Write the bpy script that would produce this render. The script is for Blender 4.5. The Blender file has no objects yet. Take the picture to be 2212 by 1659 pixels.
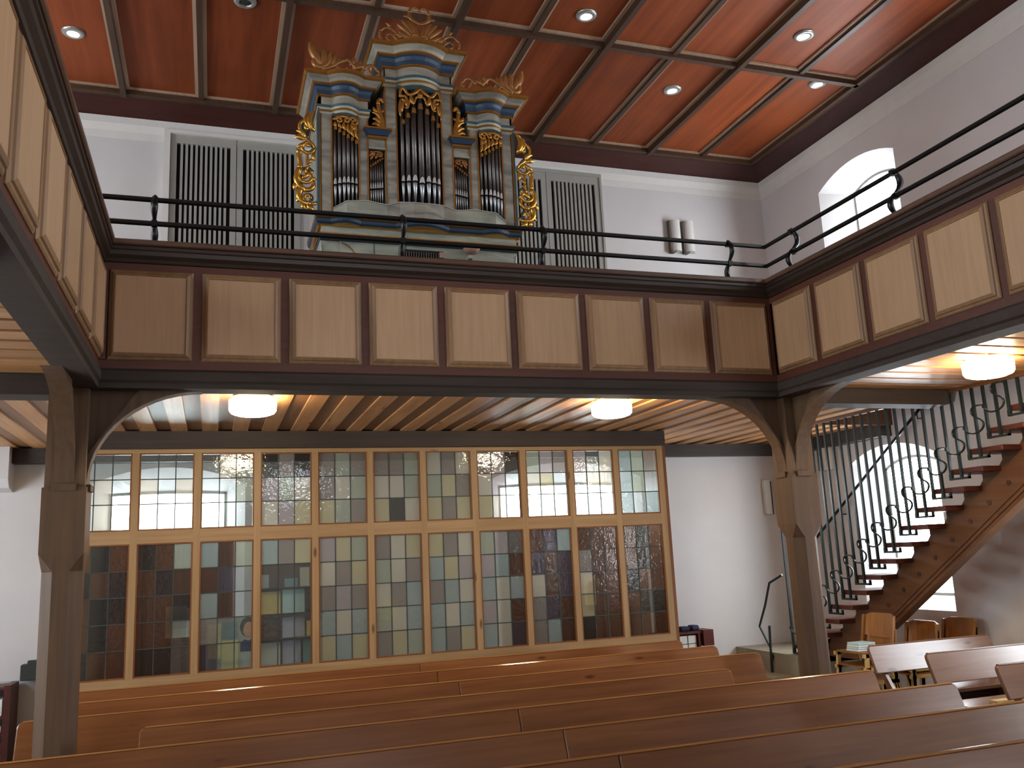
import bpy, math, random
from mathutils import Vector, Matrix
random.seed(7)
SC = bpy.context.scene
COL = SC.collection
CZ = 1.85                      # camera height; all heights below are given relative to the eye

# ------------------------------------------------------------------ camera
def make_camera():
    yaw, pitch, roll = [math.radians(a) for a in (19.0034, 10.8726, -2.7309)]
    f = Vector((math.sin(yaw)*math.cos(pitch), math.cos(yaw)*math.cos(pitch), math.sin(pitch)))
    r0 = Vector((math.cos(yaw), -math.sin(yaw), 0)); u0 = r0.cross(f)
    r = math.cos(roll)*r0 + math.sin(roll)*u0
    u = -math.sin(roll)*r0 + math.cos(roll)*u0
    cam = bpy.data.cameras.new('camera'); o = bpy.data.objects.new('camera', cam); COL.objects.link(o)
    m = Matrix.Identity(4)
    for i in range(3):
        m[i][0] = r[i]; m[i][1] = u[i]; m[i][2] = -f[i]
    m[2][3] = CZ
    o.matrix_world = m
    cam.sensor_fit = 'HORIZONTAL'; cam.sensor_width = 36.0
    cam.lens = 36.0*1902.803/2212.0
    cam.clip_start = 0.05; cam.clip_end = 200
    SC.camera = o
make_camera()

# ------------------------------------------------------------------ light and exposure
WORLD_STRENGTH = 24.0
wd = bpy.data.worlds.new('sky'); SC.world = wd; wd.use_nodes = True
bg = wd.node_tree.nodes['Background']
bg.inputs[0].default_value = (0.90, 0.95, 1.0, 1); bg.inputs[1].default_value = WORLD_STRENGTH
SC.view_settings.view_transform = 'Standard'
SC.view_settings.look = 'None'
SC.view_settings.gamma = 1.0
SC.view_settings.use_curve_mapping = False
SC.view_settings.exposure = 0.05
SC.cycles.max_bounces = 10
SC.cycles.diffuse_bounces = 5
SC.cycles.adaptive_threshold = 0.02
SC.cycles.glossy_bounces = 4
SC.cycles.transparent_max_bounces = 16
SC.cycles.transmission_bounces = 6
SC.cycles.caustics_reflective = False
SC.cycles.caustics_refractive = False
SC.cycles.sample_clamp_indirect = 6.0
LAMP_STRENGTH = 60.0
SPOT_STRENGTH = 30.0

# ------------------------------------------------------------------ materials
def lin(h):
    h = h.lstrip('#'); v = [int(h[i:i+2], 16)/255 for i in (0, 2, 4)]
    return tuple(c/12.92 if c <= .04045 else ((c+.055)/1.055)**2.4 for c in v)
MATS = {}
def new_mat(name):
    m = bpy.data.materials.new(name); m.use_nodes = True
    MATS[name] = m
    return m, m.node_tree.nodes, m.node_tree.links, m.node_tree.nodes['Principled BSDF']
def plain(name, col, rough=.6, metal=0.0, spec=.5, noise=0.06, scale=9.0, bump=0.0):
    m, N, L, b = new_mat(name)
    b.inputs['Roughness'].default_value = rough; b.inputs['Metallic'].default_value = metal
    b.inputs['Specular IOR Level'].default_value = spec
    c = lin(col)
    tc = N.new('ShaderNodeTexCoord'); nz = N.new('ShaderNodeTexNoise'); nz.inputs['Scale'].default_value = scale
    nz.inputs['Detail'].default_value = 5
    L.new(tc.outputs['Object'], nz.inputs['Vector'])
    rp = N.new('ShaderNodeValToRGB')
    rp.color_ramp.elements[0].position = .3; rp.color_ramp.elements[1].position = .7
    rp.color_ramp.elements[0].color = (*[x*(1-noise) for x in c], 1)
    rp.color_ramp.elements[1].color = (*[min(1, x*(1+noise)) for x in c], 1)
    L.new(nz.outputs['Fac'], rp.inputs['Fac']); L.new(rp.outputs['Color'], b.inputs['Base Color'])
    if bump:
        bp = N.new('ShaderNodeBump'); bp.inputs['Strength'].default_value = bump; bp.inputs['Distance'].default_value = .01
        L.new(nz.outputs['Fac'], bp.inputs['Height']); L.new(bp.outputs['Normal'], b.inputs['Normal'])
    return m
def wood(name, dark, light, axis='X', rough=.45, spec=.4, knots=False, freq=1.0, vary=.12):
    """Grain stretched along one axis; slow blotches; each object shifted in tone."""
    m, N, L, b = new_mat(name)
    b.inputs['Roughness'].default_value = rough; b.inputs['Specular IOR Level'].default_value = spec
    tc = N.new('ShaderNodeTexCoord'); oi = N.new('ShaderNodeObjectInfo')
    add = N.new('ShaderNodeVectorMath'); add.operation = 'ADD'
    mul = N.new('ShaderNodeVectorMath'); mul.operation = 'SCALE'; mul.inputs['Scale'].default_value = 37.0
    cmb = N.new('ShaderNodeCombineXYZ')
    for k in range(3): L.new(oi.outputs['Random'], cmb.inputs[k])
    L.new(cmb.outputs[0], mul.inputs[0]); L.new(tc.outputs['Object'], add.inputs[0]); L.new(mul.outputs[0], add.inputs[1])
    mp = N.new('ShaderNodeMapping'); s = [14*freq]*3; s['XYZ'.index(axis)] = .7*freq
    mp.inputs['Scale'].default_value = s
    L.new(add.outputs[0], mp.inputs['Vector'])
    n1 = N.new('ShaderNodeTexNoise'); n1.inputs['Scale'].default_value = 1.6; n1.inputs['Detail'].default_value = 6; n1.inputs['Distortion'].default_value = .5
    L.new(mp.outputs[0], n1.inputs['Vector'])
    n2 = N.new('ShaderNodeTexNoise'); n2.inputs['Scale'].default_value = 1.3; n2.inputs['Detail'].default_value = 2
    L.new(add.outputs[0], n2.inputs['Vector'])
    mx = N.new('ShaderNodeMath'); mx.operation = 'MULTIPLY_ADD'; mx.inputs[1].default_value = .65
    L.new(n1.outputs['Fac'], mx.inputs[0])
    m2 = N.new('ShaderNodeMath'); m2.operation = 'MULTIPLY'; m2.inputs[1].default_value = .35
    L.new(n2.outputs['Fac'], m2.inputs[0]); L.new(m2.outputs[0], mx.inputs[2])
    rp = N.new('ShaderNodeValToRGB'); rp.color_ramp.elements[0].position = .33; rp.color_ramp.elements[1].position = .68
    rp.color_ramp.elements[0].color = (*lin(dark), 1); rp.color_ramp.elements[1].color = (*lin(light), 1)
    L.new(mx.outputs[0], rp.inputs['Fac'])
    hs = N.new('ShaderNodeHueSaturation')
    vr = N.new('ShaderNodeMapRange'); vr.inputs['To Min'].default_value = 1-vary; vr.inputs['To Max'].default_value = 1+vary
    L.new(oi.outputs['Random'], vr.inputs['Value']); L.new(vr.outputs[0], hs.inputs['Value'])
    col = rp.outputs['Color']
    if knots:
        vo = N.new('ShaderNodeTexVoronoi'); vo.inputs['Scale'].default_value = 1.0
        mk = N.new('ShaderNodeMapping'); sk = [5.0]*3; sk['XYZ'.index(axis)] = 1.6
        mk.inputs['Scale'].default_value = sk
        L.new(add.outputs[0], mk.inputs['Vector']); L.new(mk.outputs[0], vo.inputs['Vector'])
        kr = N.new('ShaderNodeValToRGB'); kr.color_ramp.elements[0].position = .05; kr.color_ramp.elements[1].position = .11
        kr.color_ramp.elements[0].color = (.35, .3, .28, 1); kr.color_ramp.elements[1].color = (1, 1, 1, 1)
        L.new(vo.outputs['Distance'], kr.inputs['Fac'])
        mm = N.new('ShaderNodeMixRGB'); mm.blend_type = 'MULTIPLY'; mm.inputs['Fac'].default_value = 1
        L.new(col, mm.inputs[1]); L.new(kr.outputs['Color'], mm.inputs[2]); col = mm.outputs[0]
    L.new(col, hs.inputs['Color']); L.new(hs.outputs[0], b.inputs['Base Color'])
    bp = N.new('ShaderNodeBump'); bp.inputs['Strength'].default_value = .08; bp.inputs['Distance'].default_value = .01
    L.new(n1.outputs['Fac'], bp.inputs['Height']); L.new(bp.outputs['Normal'], b.inputs['Normal'])
    return m
def marble(name, c0, c1, c2):
    m, N, L, b = new_mat(name)
    b.inputs['Roughness'].default_value = .4
    tc = N.new('ShaderNodeTexCoord'); mp = N.new('ShaderNodeMapping')
    mp.inputs['Rotation'].default_value = (0, math.radians(35), 0); mp.inputs['Scale'].default_value = (2.2, 2.2, 9)
    n = N.new('ShaderNodeTexNoise'); n.inputs['Scale'].default_value = 1.0; n.inputs['Detail'].default_value = 4; n.inputs['Distortion'].default_value = 1.2
    L.new(tc.outputs['Object'], mp.inputs[0]); L.new(mp.outputs[0], n.inputs['Vector'])
    rp = N.new('ShaderNodeValToRGB'); e = rp.color_ramp.elements
    e[0].position = .33; e[0].color = (*lin(c0), 1); e[1].position = .68; e[1].color = (*lin(c2), 1)
    x = e.new(.5); x.color = (*lin(c1), 1)
    L.new(n.outputs['Fac'], rp.inputs['Fac']); L.new(rp.outputs['Color'], b.inputs['Base Color'])
    return m
def emit(name, col, strength):
    m, N, L, b = new_mat(name)
    b.inputs['Base Color'].default_value = (*lin(col), 1)
    b.inputs['Emission Color'].default_value = (*lin(col), 1); b.inputs['Emission Strength'].default_value = strength
    return m
def glass(name, col, body=.12, gloss=.10, rough=.06, wave=.25):
    """Flat church glass: mostly see-through tint, a little milky body, wavy reflections."""
    m, N, L, b = new_mat(name); out = N['Material Output']; N.remove(b)
    t = N.new('ShaderNodeBsdfTransparent'); t.inputs['Color'].default_value = (*[x**.5 for x in lin(col)], 1)
    d = N.new('ShaderNodeBsdfTranslucent'); d.inputs['Color'].default_value = (*lin(col), 1)
    d2 = N.new('ShaderNodeBsdfDiffuse'); d2.inputs['Color'].default_value = (*lin(col), 1)
    dd = N.new('ShaderNodeMixShader'); L.new(d.outputs[0], dd.inputs[1]); L.new(d2.outputs[0], dd.inputs[2])
    a = N.new('ShaderNodeMixShader'); a.inputs[0].default_value = body
    L.new(t.outputs[0], a.inputs[1]); L.new(dd.outputs[0], a.inputs[2])
    g = N.new('ShaderNodeBsdfGlossy'); g.inputs['Roughness'].default_value = rough
    fr = N.new('ShaderNodeLayerWeight'); fr.inputs['Blend'].default_value = .5
    pw = N.new('ShaderNodeMath'); pw.operation = 'POWER'; pw.inputs[1].default_value = 4.0
    L.new(fr.outputs['Facing'], pw.inputs[0])
    ad = N.new('ShaderNodeMath'); ad.operation = 'MULTIPLY_ADD'; ad.inputs[1].default_value = .5; ad.inputs[2].default_value = gloss*.3
    L.new(pw.outputs[0], ad.inputs[0])
    mx = N.new('ShaderNodeMixShader'); L.new(ad.outputs[0], mx.inputs[0]); L.new(a.outputs[0], mx.inputs[1]); L.new(g.outputs[0], mx.inputs[2])
    if wave:
        tc = N.new('ShaderNodeTexCoord'); n = N.new('ShaderNodeTexNoise'); n.inputs['Scale'].default_value = 22; n.inputs['Detail'].default_value = 2
        L.new(tc.outputs['Object'], n.inputs['Vector'])
        bp = N.new('ShaderNodeBump'); bp.inputs['Strength'].default_value = wave; bp.inputs['Distance'].default_value = .01
        L.new(n.outputs['Fac'], bp.inputs['Height']); L.new(bp.outputs['Normal'], g.inputs['Normal'])
    L.new(mx.outputs[0], out.inputs['Surface'])
    return m

plain('wall_paint', '#d4d0cf', .9, noise=.025, scale=2.5, bump=.06)
plain('cove_paint', '#dcd8d3', .9, noise=.02)
plain('floor_stone', '#8d8278', .6, noise=.12, scale=3)
plain('step_stone', '#9b927f', .8, noise=.1, scale=6, bump=.1)
wood('ceiling_red', '#743416', '#9a4c24', 'Y', .55, .22, vary=.16, freq=.45)
wood('ceiling_beam_brown', '#3d291b', '#503725', 'Y', .5)
wood('ceiling_strip', '#a08670', '#b89e86', 'Y', .5)
wood('cornice_dark', '#3a1d1a', '#4a2722', 'X', .35, .5)
wood('panel_beige_z', '#a38060', '#b28f6c', 'Z', .45, .35, vary=.04, freq=1.3)
wood('mould_tan', '#75563a', '#8a6948', 'Z', .45)
wood('rail_red', '#4a261b', '#5c3223', 'X', .5)
wood('beam_grey', '#342b26', '#423730', 'X', .7, .25)
wood('cap_dark', '#271c17', '#36281f', 'X', .4)
wood('cap_board', '#4a3327', '#5e4334', 'X', .4)
wood('post_brown', '#4a3626', '#5d4631', 'Z', .6, .3)
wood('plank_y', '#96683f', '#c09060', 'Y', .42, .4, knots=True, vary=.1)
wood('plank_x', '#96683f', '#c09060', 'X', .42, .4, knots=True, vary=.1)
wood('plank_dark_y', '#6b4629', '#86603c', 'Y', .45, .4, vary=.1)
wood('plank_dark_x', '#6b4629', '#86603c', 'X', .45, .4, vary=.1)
wood('ledger_dark', '#342c29', '#463a34', 'X', .6)
wood('screen_wood_z', '#967650', '#ad8e67', 'Z', .45, .4, knots=True, vary=.04)
wood('screen_wood_x', '#967650', '#ad8e67', 'X', .45, .4, knots=True, vary=.04)
wood('screen_bead', '#6a3f1c', '#85532a', 'Z', .45, vary=.04)
wood('pew_edge_glint', '#8e6138', '#aa7c4c', 'X', .12, .6)  # paler edge wood, with the window reflection along the pew tops painted in
wood('pew_wood', '#6b4124', '#865733', 'X', .28, .28, knots=True, vary=.07)
wood('pew_dark', '#3a2418', '#50331f', 'X', .45)
wood('pew_walnut', '#6b4a37', '#80604d', 'X', .24, .5, knots=True, vary=.07)
wood('chair_ply', '#87592c', '#a06d3a', 'Z', .4, vary=.1)
wood('chair_frame', '#c2a366', '#d3b77e', 'Z', .45)
wood('stair_wood', '#573822', '#6f4b31', 'Y', .4, .4)
wood('tread_red', '#4a2317', '#5b2d20', 'X', .4, .4)
wood('cupboard_red', '#4c2616', '#633420', 'Z', .4, .4)
wood('shelf_red', '#4b1f1b', '#5f2b24', 'X', .4)
marble('organ_marble', '#6e6a66', '#8f8a7e', '#a39d8d')
marble('organ_marble_green', '#7f8577', '#97998a', '#a8a796')
plain('organ_blue', '#213850', .45, noise=.1)
plain('organ_teal', '#30484f', .45, noise=.1)
plain('gilding', '#bb8640', .30, metal=.75, noise=.12, scale=20)
plain('gilding_bright', '#d0a04a', .25, metal=.8, noise=.12, scale=20)
plain('carved_amber', '#99683a', .38, metal=.5, noise=.12, scale=16)
plain('pipe_foot_tin', '#a3a5a6', .3, metal=.8, noise=.06)
plain('pipe_tin', '#726d69', .42, metal=.9, noise=.08, scale=14)
plain('pipe_lip_tin', '#d9dadb', .35, metal=.5, noise=.04)
plain('organ_inside', '#17120f', .9, noise=.05)
plain('louvre_grey', '#a09e96', .6, noise=.03)
plain('louvre_black', '#0c0b0a', .9, noise=.02)
plain('iron_black', '#1b1c1b', .32, metal=.5, noise=.1)
plain('iron_grey', '#2b3333', .35, metal=.4, noise=.1)
plain('lead', '#3c4442', .5, metal=.3, noise=.05)
plain('lamp_metal', '#b9bbb8', .3, metal=.7, noise=.03)
plain('white_enamel', '#d9d7d2', .5, noise=.02)
plain('sconce_edge', '#5a5046', .6, noise=.05)
plain('paper_white', '#e3e2dd', .8, noise=.03)
plain('paper_blue', '#bcdae2', .8, noise=.05)
plain('paper_cream', '#e6dfae', .8, noise=.05)
plain('paper_yellow', '#d6bf72', .8, noise=.05)
plain('paper_lilac', '#b9b4cc', .8, noise=.05)
plain('paper_grey', '#b4b5b2', .8, noise=.08)
plain('paper_teal', '#86a8b0', .8, noise=.06)
plain('skin_tone', '#c79272', .7, noise=.05)
plain('hair_dark', '#26241c', .8, noise=.1)
plain('shirt_blue', '#24306a', .8, noise=.1)
plain('navy_cloth', '#2c3350', .8, noise=.15)
plain('black_box', '#2c312e', .6, noise=.08)
plain('lamp_pink', '#a98573', .5, noise=.05)
plain('window_frame', '#c9cdc8', .5, noise=.02)
plain('lettering', '#b9b2a4', .5, noise=.02)
plain('outside_ground', '#8f9a80', .95, noise=.2, scale=1)
emit('lamp_glow', '#ffe6bd', LAMP_STRENGTH)
emit('spot_glow', '#fff6e6', SPOT_STRENGTH)
glass('window_glass', '#f4f8fa', body=.0, gloss=.05, rough=.02, wave=0)
TINT = {'y': '#dfdcc0', 'g': '#cdd6c8', 'b': '#c4d3d1', 'k': '#bab6b0', 'l': '#d0cbcc', 'w': '#e6e5d8', 'c': '#e0ebe8', 'd': '#8f908c', 'm': '#b59f8c', 'v': '#adabb8'}
for k, v in TINT.items(): glass('pane_'+k, v, body=.08 if k in 'mdv' else (.05 if k == 'c' else .30), gloss=.13, rough=.03, wave=.25)

# ------------------------------------------------------------------ geometry helpers
BASE = {}
class MB:
    def __init__(s): s.v = []; s.f = []
    def poly(s, pts, faces):
        n = len(s.v); s.v += [tuple(p) for p in pts]; s.f += [tuple(n+i for i in f) for f in faces]
        return s
    def box(s, x0, x1, y0, y1, z0, z1):
        if x1 < x0: x0, x1 = x1, x0
        if y1 < y0: y0, y1 = y1, y0
        if z1 < z0: z0, z1 = z1, z0
        return s.poly([(x0,y0,z0),(x1,y0,z0),(x1,y1,z0),(x0,y1,z0),(x0,y0,z1),(x1,y0,z1),(x1,y1,z1),(x0,y1,z1)],
                      [(0,3,2,1),(4,5,6,7),(0,1,5,4),(1,2,6,5),(2,3,7,6),(3,0,4,7)])
    def prism(s, pts, axis, a0, a1):
        """pts: 2D outline; axis X -> pts are (y,z); Y -> (x,z); Z -> (x,y)"""
        def P(p, a):
            return {'X': (a, p[0], p[1]), 'Y': (p[0], a, p[1]), 'Z': (p[0], p[1], a)}[axis]
        n = len(pts)
        v = [P(p, a0) for p in pts] + [P(p, a1) for p in pts]
        f = [tuple(range(n-1, -1, -1)), tuple(range(n, 2*n))] + [(i, (i+1) % n, n+(i+1) % n, n+i) for i in range(n)]
        ar = sum(pts[i][0]*pts[(i+1) % n][1]-pts[(i+1) % n][0]*pts[i][1] for i in range(n))
        flip = (ar < 0) ^ (a1 < a0) ^ (axis == 'Y')
        if flip: f = [tuple(reversed(q)) for q in f]
        return s.poly(v, f)
    def lathe(s, prof, cx, cy, seg=20, axis='Z', cap=True):
        v = []; f = []
        for r, z in prof:
            for k in range(seg):
                a = 2*math.pi*k/seg
                p = (r*math.cos(a), r*math.sin(a))
                v.append({'Z': (cx+p[0], cy+p[1], z)}[axis])
        for i in range(len(prof)-1):
            for k in range(seg):
                f.append((i*seg+k, i*seg+(k+1) % seg, (i+1)*seg+(k+1) % seg, (i+1)*seg+k))
        if cap:
            f.append(tuple(range(seg-1, -1, -1))); f.append(tuple((len(prof)-1)*seg+k for k in range(seg)))
        return s.poly(v, f)
    def tube(s, pts, rad, seg=8, flat=None, ref=(0, 1, 0)):
        """tube through pts; rad number or list; flat: squash factor along ref direction"""
        P = [Vector(p) for p in pts]; n = len(P)
        if not isinstance(rad, (list, tuple)): rad = [rad]*n
        R = Vector(ref); v = []; f = []
        for i in range(n):
            t = (P[min(i+1, n-1)]-P[max(i-1, 0)])
            if t.length < 1e-9: t = Vector((0, 0, 1))
            t.normalize()
            a = R - t*R.dot(t)
            if a.length < 1e-4:
                a = Vector((1, 0, 0)) - t*t.x
                if a.length < 1e-4: a = Vector((0, 0, 1))
            a.normalize(); b = t.cross(a)
            fl = 1.0 if flat is None else flat
            for k in range(seg):
                g = 2*math.pi*(k+.5)/seg
                v.append(P[i] + (a*math.cos(g)*fl + b*math.sin(g))*rad[i])
        for i in range(n-1):
            for k in range(seg):
                f.append((i*seg+k, i*seg+(k+1) % seg, (i+1)*seg+(k+1) % seg, (i+1)*seg+k))
        f.append(tuple(range(seg-1, -1, -1))); f.append(tuple((n-1)*seg+k for k in range(seg)))
        return s.poly(v, f)
    def sweep(s, path, prof, closed=False, back=None, flip=False):
        """path: list of (x,y); prof: list of (out,z): outline swept with mitres, outward = left normal of path.
        back: when set, ring is closed by points at out=back"""
        n = len(path); nor = []
        for i in range(n):
            def seg(a, b):
                d = Vector((path[b][0]-path[a][0], path[b][1]-path[a][1])); d.normalize(); return Vector((-d.y, d.x))
            if closed: a, b = seg((i-1) % n, i), seg(i, (i+1) % n)
            else:
                a = seg(i-1, i) if i > 0 else seg(0, 1); b = seg(i, i+1) if i < n-1 else seg(n-2, n-1)
            m = a+b
            m = m/ max(.25, m.dot(a)) if m.length > 1e-6 else a
            nor.append(m)
        pr = list(prof)
        if back is not None: pr = pr + [(back, prof[-1][1]), (back, prof[0][1])]
        k = len(pr); v = []; f = []
        for i in range(n):
            for o, z in pr: v.append((path[i][0]+nor[i].x*o, path[i][1]+nor[i].y*o, z))
        for i in range(n if closed else n-1):
            j = (i+1) % n
            for q in range(k if back is not None else k-1):
                w = (q+1) % k
                fc = (i*k+q, j*k+q, j*k+w, i*k+w)
                f.append(tuple(reversed(fc)) if flip else fc)
        if back is not None and not closed:
            f.append(tuple(range(k))); f.append(tuple((n-1)*k+q for q in range(k-1, -1, -1)))
        return s.poly(v, f)
    def build(s, name, mat, parent=None, smooth=False, bevel=0.0, loc=None):
        off = BASE[parent.name] if parent is not None else (Vector(loc) if loc is not None else Vector((0, 0, 0)))
        off = Vector(off)
        me = bpy.data.meshes.new(name)
        me.from_pydata([(p[0]-off.x, p[1]-off.y, p[2]-off.z) for p in s.v], [], s.f)
        me.update()
        import bmesh
        bm = bmesh.new(); bm.from_mesh(me)
        bmesh.ops.recalc_face_normals(bm, faces=bm.faces)
        if bevel:
            bmesh.ops.bevel(bm, geom=list(bm.edges), offset=bevel, segments=1, affect='EDGES', profile=.7)
        bm.to_mesh(me); bm.free()
        me.materials.append(MATS[mat])
        if smooth:
            for p in me.polygons: p.use_smooth = True
        o = bpy.data.objects.new(name, me); COL.objects.link(o)
        if parent is not None:
            o.parent = parent; BASE[o.name] = off
        else:
            o.location = (off.x, off.y, off.z+CZ); BASE[o.name] = off
        return o
def thing(name, loc, label, cat, group=None):
    """An Empty at the thing's base (heights relative to the eye)."""
    o = bpy.data.objects.new(name, None); COL.objects.link(o)
    o.empty_display_size = .1
    o.location = (loc[0], loc[1], loc[2]+CZ); BASE[o.name] = Vector(loc)
    o['label'] = label; o['category'] = cat
    if group: o['group'] = group
    return o
def tag(o, label, cat, group=None):
    o['label'] = label; o['category'] = cat
    if group: o['group'] = group
    return o
def struct(o, label=None):
    o['kind'] = 'structure'
    if label: o['label'] = label
    return o
def sroot(name, loc, label):
    o = bpy.data.objects.new(name, None); COL.objects.link(o); o.empty_display_size = .1
    o.location = (loc[0], loc[1], loc[2]+CZ); BASE[o.name] = Vector(loc)
    o['kind'] = 'structure'; o['label'] = label
    return o
def bez(p0, p1, p2, p3, n=10):
    r = []
    for i in range(n+1):
        t = i/n; a = (1-t)**3; b = 3*t*(1-t)**2; c = 3*t*t*(1-t); d = t**3
        r.append((a*p0[0]+b*p1[0]+c*p2[0]+d*p3[0], a*p0[1]+b*p1[1]+c*p2[1]+d*p3[1]))
    return r
def spiral(cx, cy, r0, r1, a0, a1, n=18):
    return [(cx+(r0+(r1-r0)*i/n)*math.cos(math.radians(a0+(a1-a0)*i/n)), cy+(r0+(r1-r0)*i/n)*math.sin(math.radians(a0+(a1-a0)*i/n))) for i in range(n+1)]
def arch(y0, y1, zs, zc, n=12):
    """points of a segmental arch from (y0,zs) over crown zc to (y1,zs)"""
    w = (y1-y0)/2; h = zc-zs; R = (w*w+h*h)/(2*h); cy = (y0+y1)/2; cz = zc-R
    a = math.asin(min(1, abs(w)/R)); sg = 1 if y1 > y0 else -1
    return [(cy+sg*R*math.sin(-a+2*a*i/n), cz+R*math.cos(-a+2*a*i/n)) for i in range(n+1)]

# ------------------------------------------------------------------ room shell
XL, XR, YR, YF = -3.88, 7.90, 10.80, -5.0
ZF, ZP, ZC = -1.85, 1.36, 5.59            # floor, plank soffit of the galleries, main ceiling
GF = 1.56                                  # gallery floor
floor = MB().box(XL-.5, XR+.5, YF-.5, YR+.5, ZF-.2, ZF).build('floor', 'floor_stone'); struct(floor, 'stone floor of the church')

def outline(s0, s1, z0, zs, zc):
    return [(s0, z0)] + arch(s0, s1, zs, zc, 12) + [(s1, z0)]
WIN_N = [0]
def window(mp, s0, s1, z0, zs, zc, d, inward, label, mull=1, bars=2):
    """frame, glazing bars and pane at depth d in the wall; a light portal behind it"""
    WIN_N[0] += 1
    c = mp((s0+s1)/2, z0, d)
    root = sroot('window_%d' % WIN_N[0], c, label)
    def strip(b, p, q, w, dd=.05):
        # bar between two points of the window plane
        dx, dz = q[0]-p[0], q[1]-p[1]; l = math.hypot(dx, dz); nx, nz = -dz/l*w/2, dx/l*w/2
        pts = [(p[0]+nx, p[1]+nz), (q[0]+nx, q[1]+nz), (q[0]-nx, q[1]-nz), (p[0]-nx, p[1]-nz)]
        b.poly([mp(*x, d-dd/2) for x in pts]+[mp(*x, d+dd/2) for x in pts], [(0,1,2,3),(7,6,5,4),(0,4,5,1),(1,5,6,2),(2,6,7,3),(3,7,4,0)])
    o = outline(s0, s1, z0, zs, zc); b = MB()
    for i in range(len(o)): strip(b, o[i], o[(i+1) % len(o)], .06)
    b.build('window_frame', 'window_frame', root)
    for k in range(mull):
        s = s0+(s1-s0)*(k+1)/(mull+1); b = MB(); strip(b, (s, z0), (s, zc-.02), .05); b.build('glazing_bar', 'window_frame', root)
    for k in range(bars):
        z = z0+(zs-z0)*(k+1)/(bars+.6); b = MB(); strip(b, (s0, z), (s1, z), .035, .03); b.build('glazing_bar', 'window_frame', root)
    b = MB(); n = len(o)
    b.poly([mp(*x, d-.004) for x in o]+[mp(*x, d+.004) for x in o], [tuple(range(n)), tuple(range(2*n-1, n-1, -1))]+[(i, (i+1) % n, n+(i+1) % n, n+i) for i in range(n)])
    b.build('window_pane', 'window_glass', root)
    lt = bpy.data.lights.new('portal', 'AREA'); lt.shape = 'RECTANGLE'; lt.size = abs(s1-s0)+.1; lt.size_y = zc-z0+.1
    lt.cycles.is_portal = True
    po = bpy.data.objects.new('window_portal', lt); COL.objects.link(po); po['kind'] = 'helper'
    q = Vector(mp((s0+s1)/2, (z0+zc)/2, d+.12)); q.z += CZ
    po.location = q; po.rotation_euler = Vector(inward).to_track_quat('-Z', 'Y').to_euler()
    return root
def wall(name, label, mp, smin, smax, zmin, zmax, cols, thick=.45):
    b = MB()
    def blk(pts):
        n = len(pts)
        b.poly([mp(*p, 0) for p in pts]+[mp(*p, thick) for p in pts], [tuple(range(n)), tuple(range(2*n-1, n-1, -1))]+[(i, (i+1) % n, n+(i+1) % n, n+i) for i in range(n)])
    s = smin
    for s0, s1, wins in sorted(cols):
        blk([(s, zmin), (s0, zmin), (s0, zmax), (s, zmax)])
        z = None
        for (z0, zs, zc, sp, *fl) in wins:
            if z is None:
                if z0 > zmin: blk([(s0, zmin), (s1, zmin), (s1, z0), (s0, z0)])
            else:
                blk(z+[(s1, z0), (s0, z0)])
            z = arch(s0, s1, zs, zc, 12)
            # splayed reveal
            a = outline(s0, s1, z0, zs, zc); bot = z0 if z0 <= zmin else z0+sp*.6
            c = outline(s0+sp, s1-sp, bot, *(fl if fl else (zs-sp*.35, zc-sp*.6))); n = len(a)
            b.poly([mp(*p, 0) for p in a]+[mp(*p, .33) for p in c]+[mp(*p, thick) for p in a],
                   [(i, (i+1) % n, n+(i+1) % n, n+i) for i in range(n)]+[(n+i, n+(i+1) % n, 2*n+(i+1) % n, 2*n+i) for i in range(n)])
        blk(z+[(s1, zmax), (s0, zmax)])
        s = s1
    blk([(s, zmin), (smax, zmin), (smax, zmax), (s, zmax)])
    o = b.build(name, 'wall_paint'); struct(o, label); return o
mR = lambda s, z, d: (XR+d, s, z)
mL = lambda s, z, d: (XL-d, s, z)
mB = lambda s, z, d: (s, YR+d, z)
mF = lambda s, z, d: (s, YF-d, z)
LOWER = (-.87, .93, 1.11, .24); UPPER = (2.35, 4.70, 4.88, .30)
COLY = [8.78, 5.40, 2.0, -1.4]
COLL = [8.78, 5.40, 2.0]
wall('wall_right', 'white plastered wall beside the stairs with arched windows', mR, YF-.45, YR+.45, ZF, 5.75, [(c-.72, c+.72, [LOWER, UPPER]) for c in COLY])
wall('wall_left', 'white plastered wall behind the left gallery', mL, YF-.45, YR+.45, ZF, 5.75, [(c-.72, c+.72, [LOWER, UPPER]) for c in COLL])
REAR = (-.0, 0, 0, 0)
wall('wall_rear', 'white plastered wall behind the organ', mB, XL, XR, ZF, 5.75,
     [(-1.33, .36, [(ZF, .95, 1.15, .20, .885, .905)]), (3.37, 5.50, [(ZF, .95, 1.15, .20, .885, .905)])])
o = MB().box(-1.34, .37, YR+.345, YR+.45, ZF, .42).box(3.36, 5.51, YR+.345, YR+.45, ZF, .42).build('niche_back', 'wall_paint', bpy.data.objects['wall_rear'])
wall('wall_front', 'white plastered wall behind the viewer', mF, XL, XR, ZF, 5.75, [(1.3, 2.7, [(1.9, 3.6, 4.2, .2)])])
for i, c in enumerate(COLY):
    ex = ['nearest the organ wall', 'second from the organ wall', 'third from the organ wall', 'fourth from the organ wall'][i]
    for nm, mp, inw, sd in (('right', mR, (-1, 0, 0), 'right'), ('left', mL, (1, 0, 0), 'left')):
        if nm == 'left' and c not in COLL: continue
        for (z0, zs, zc, sp), fl in ((LOWER, 'lower'), (UPPER, 'upper')):
            window(mp, c-.72+sp, c+.72-sp, z0+sp*.6, zs-sp*.35, zc-sp*.6, .36, inw, '%s arched window in the %s wall, %s' % (fl, sd, ex), 0, 0)
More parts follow.
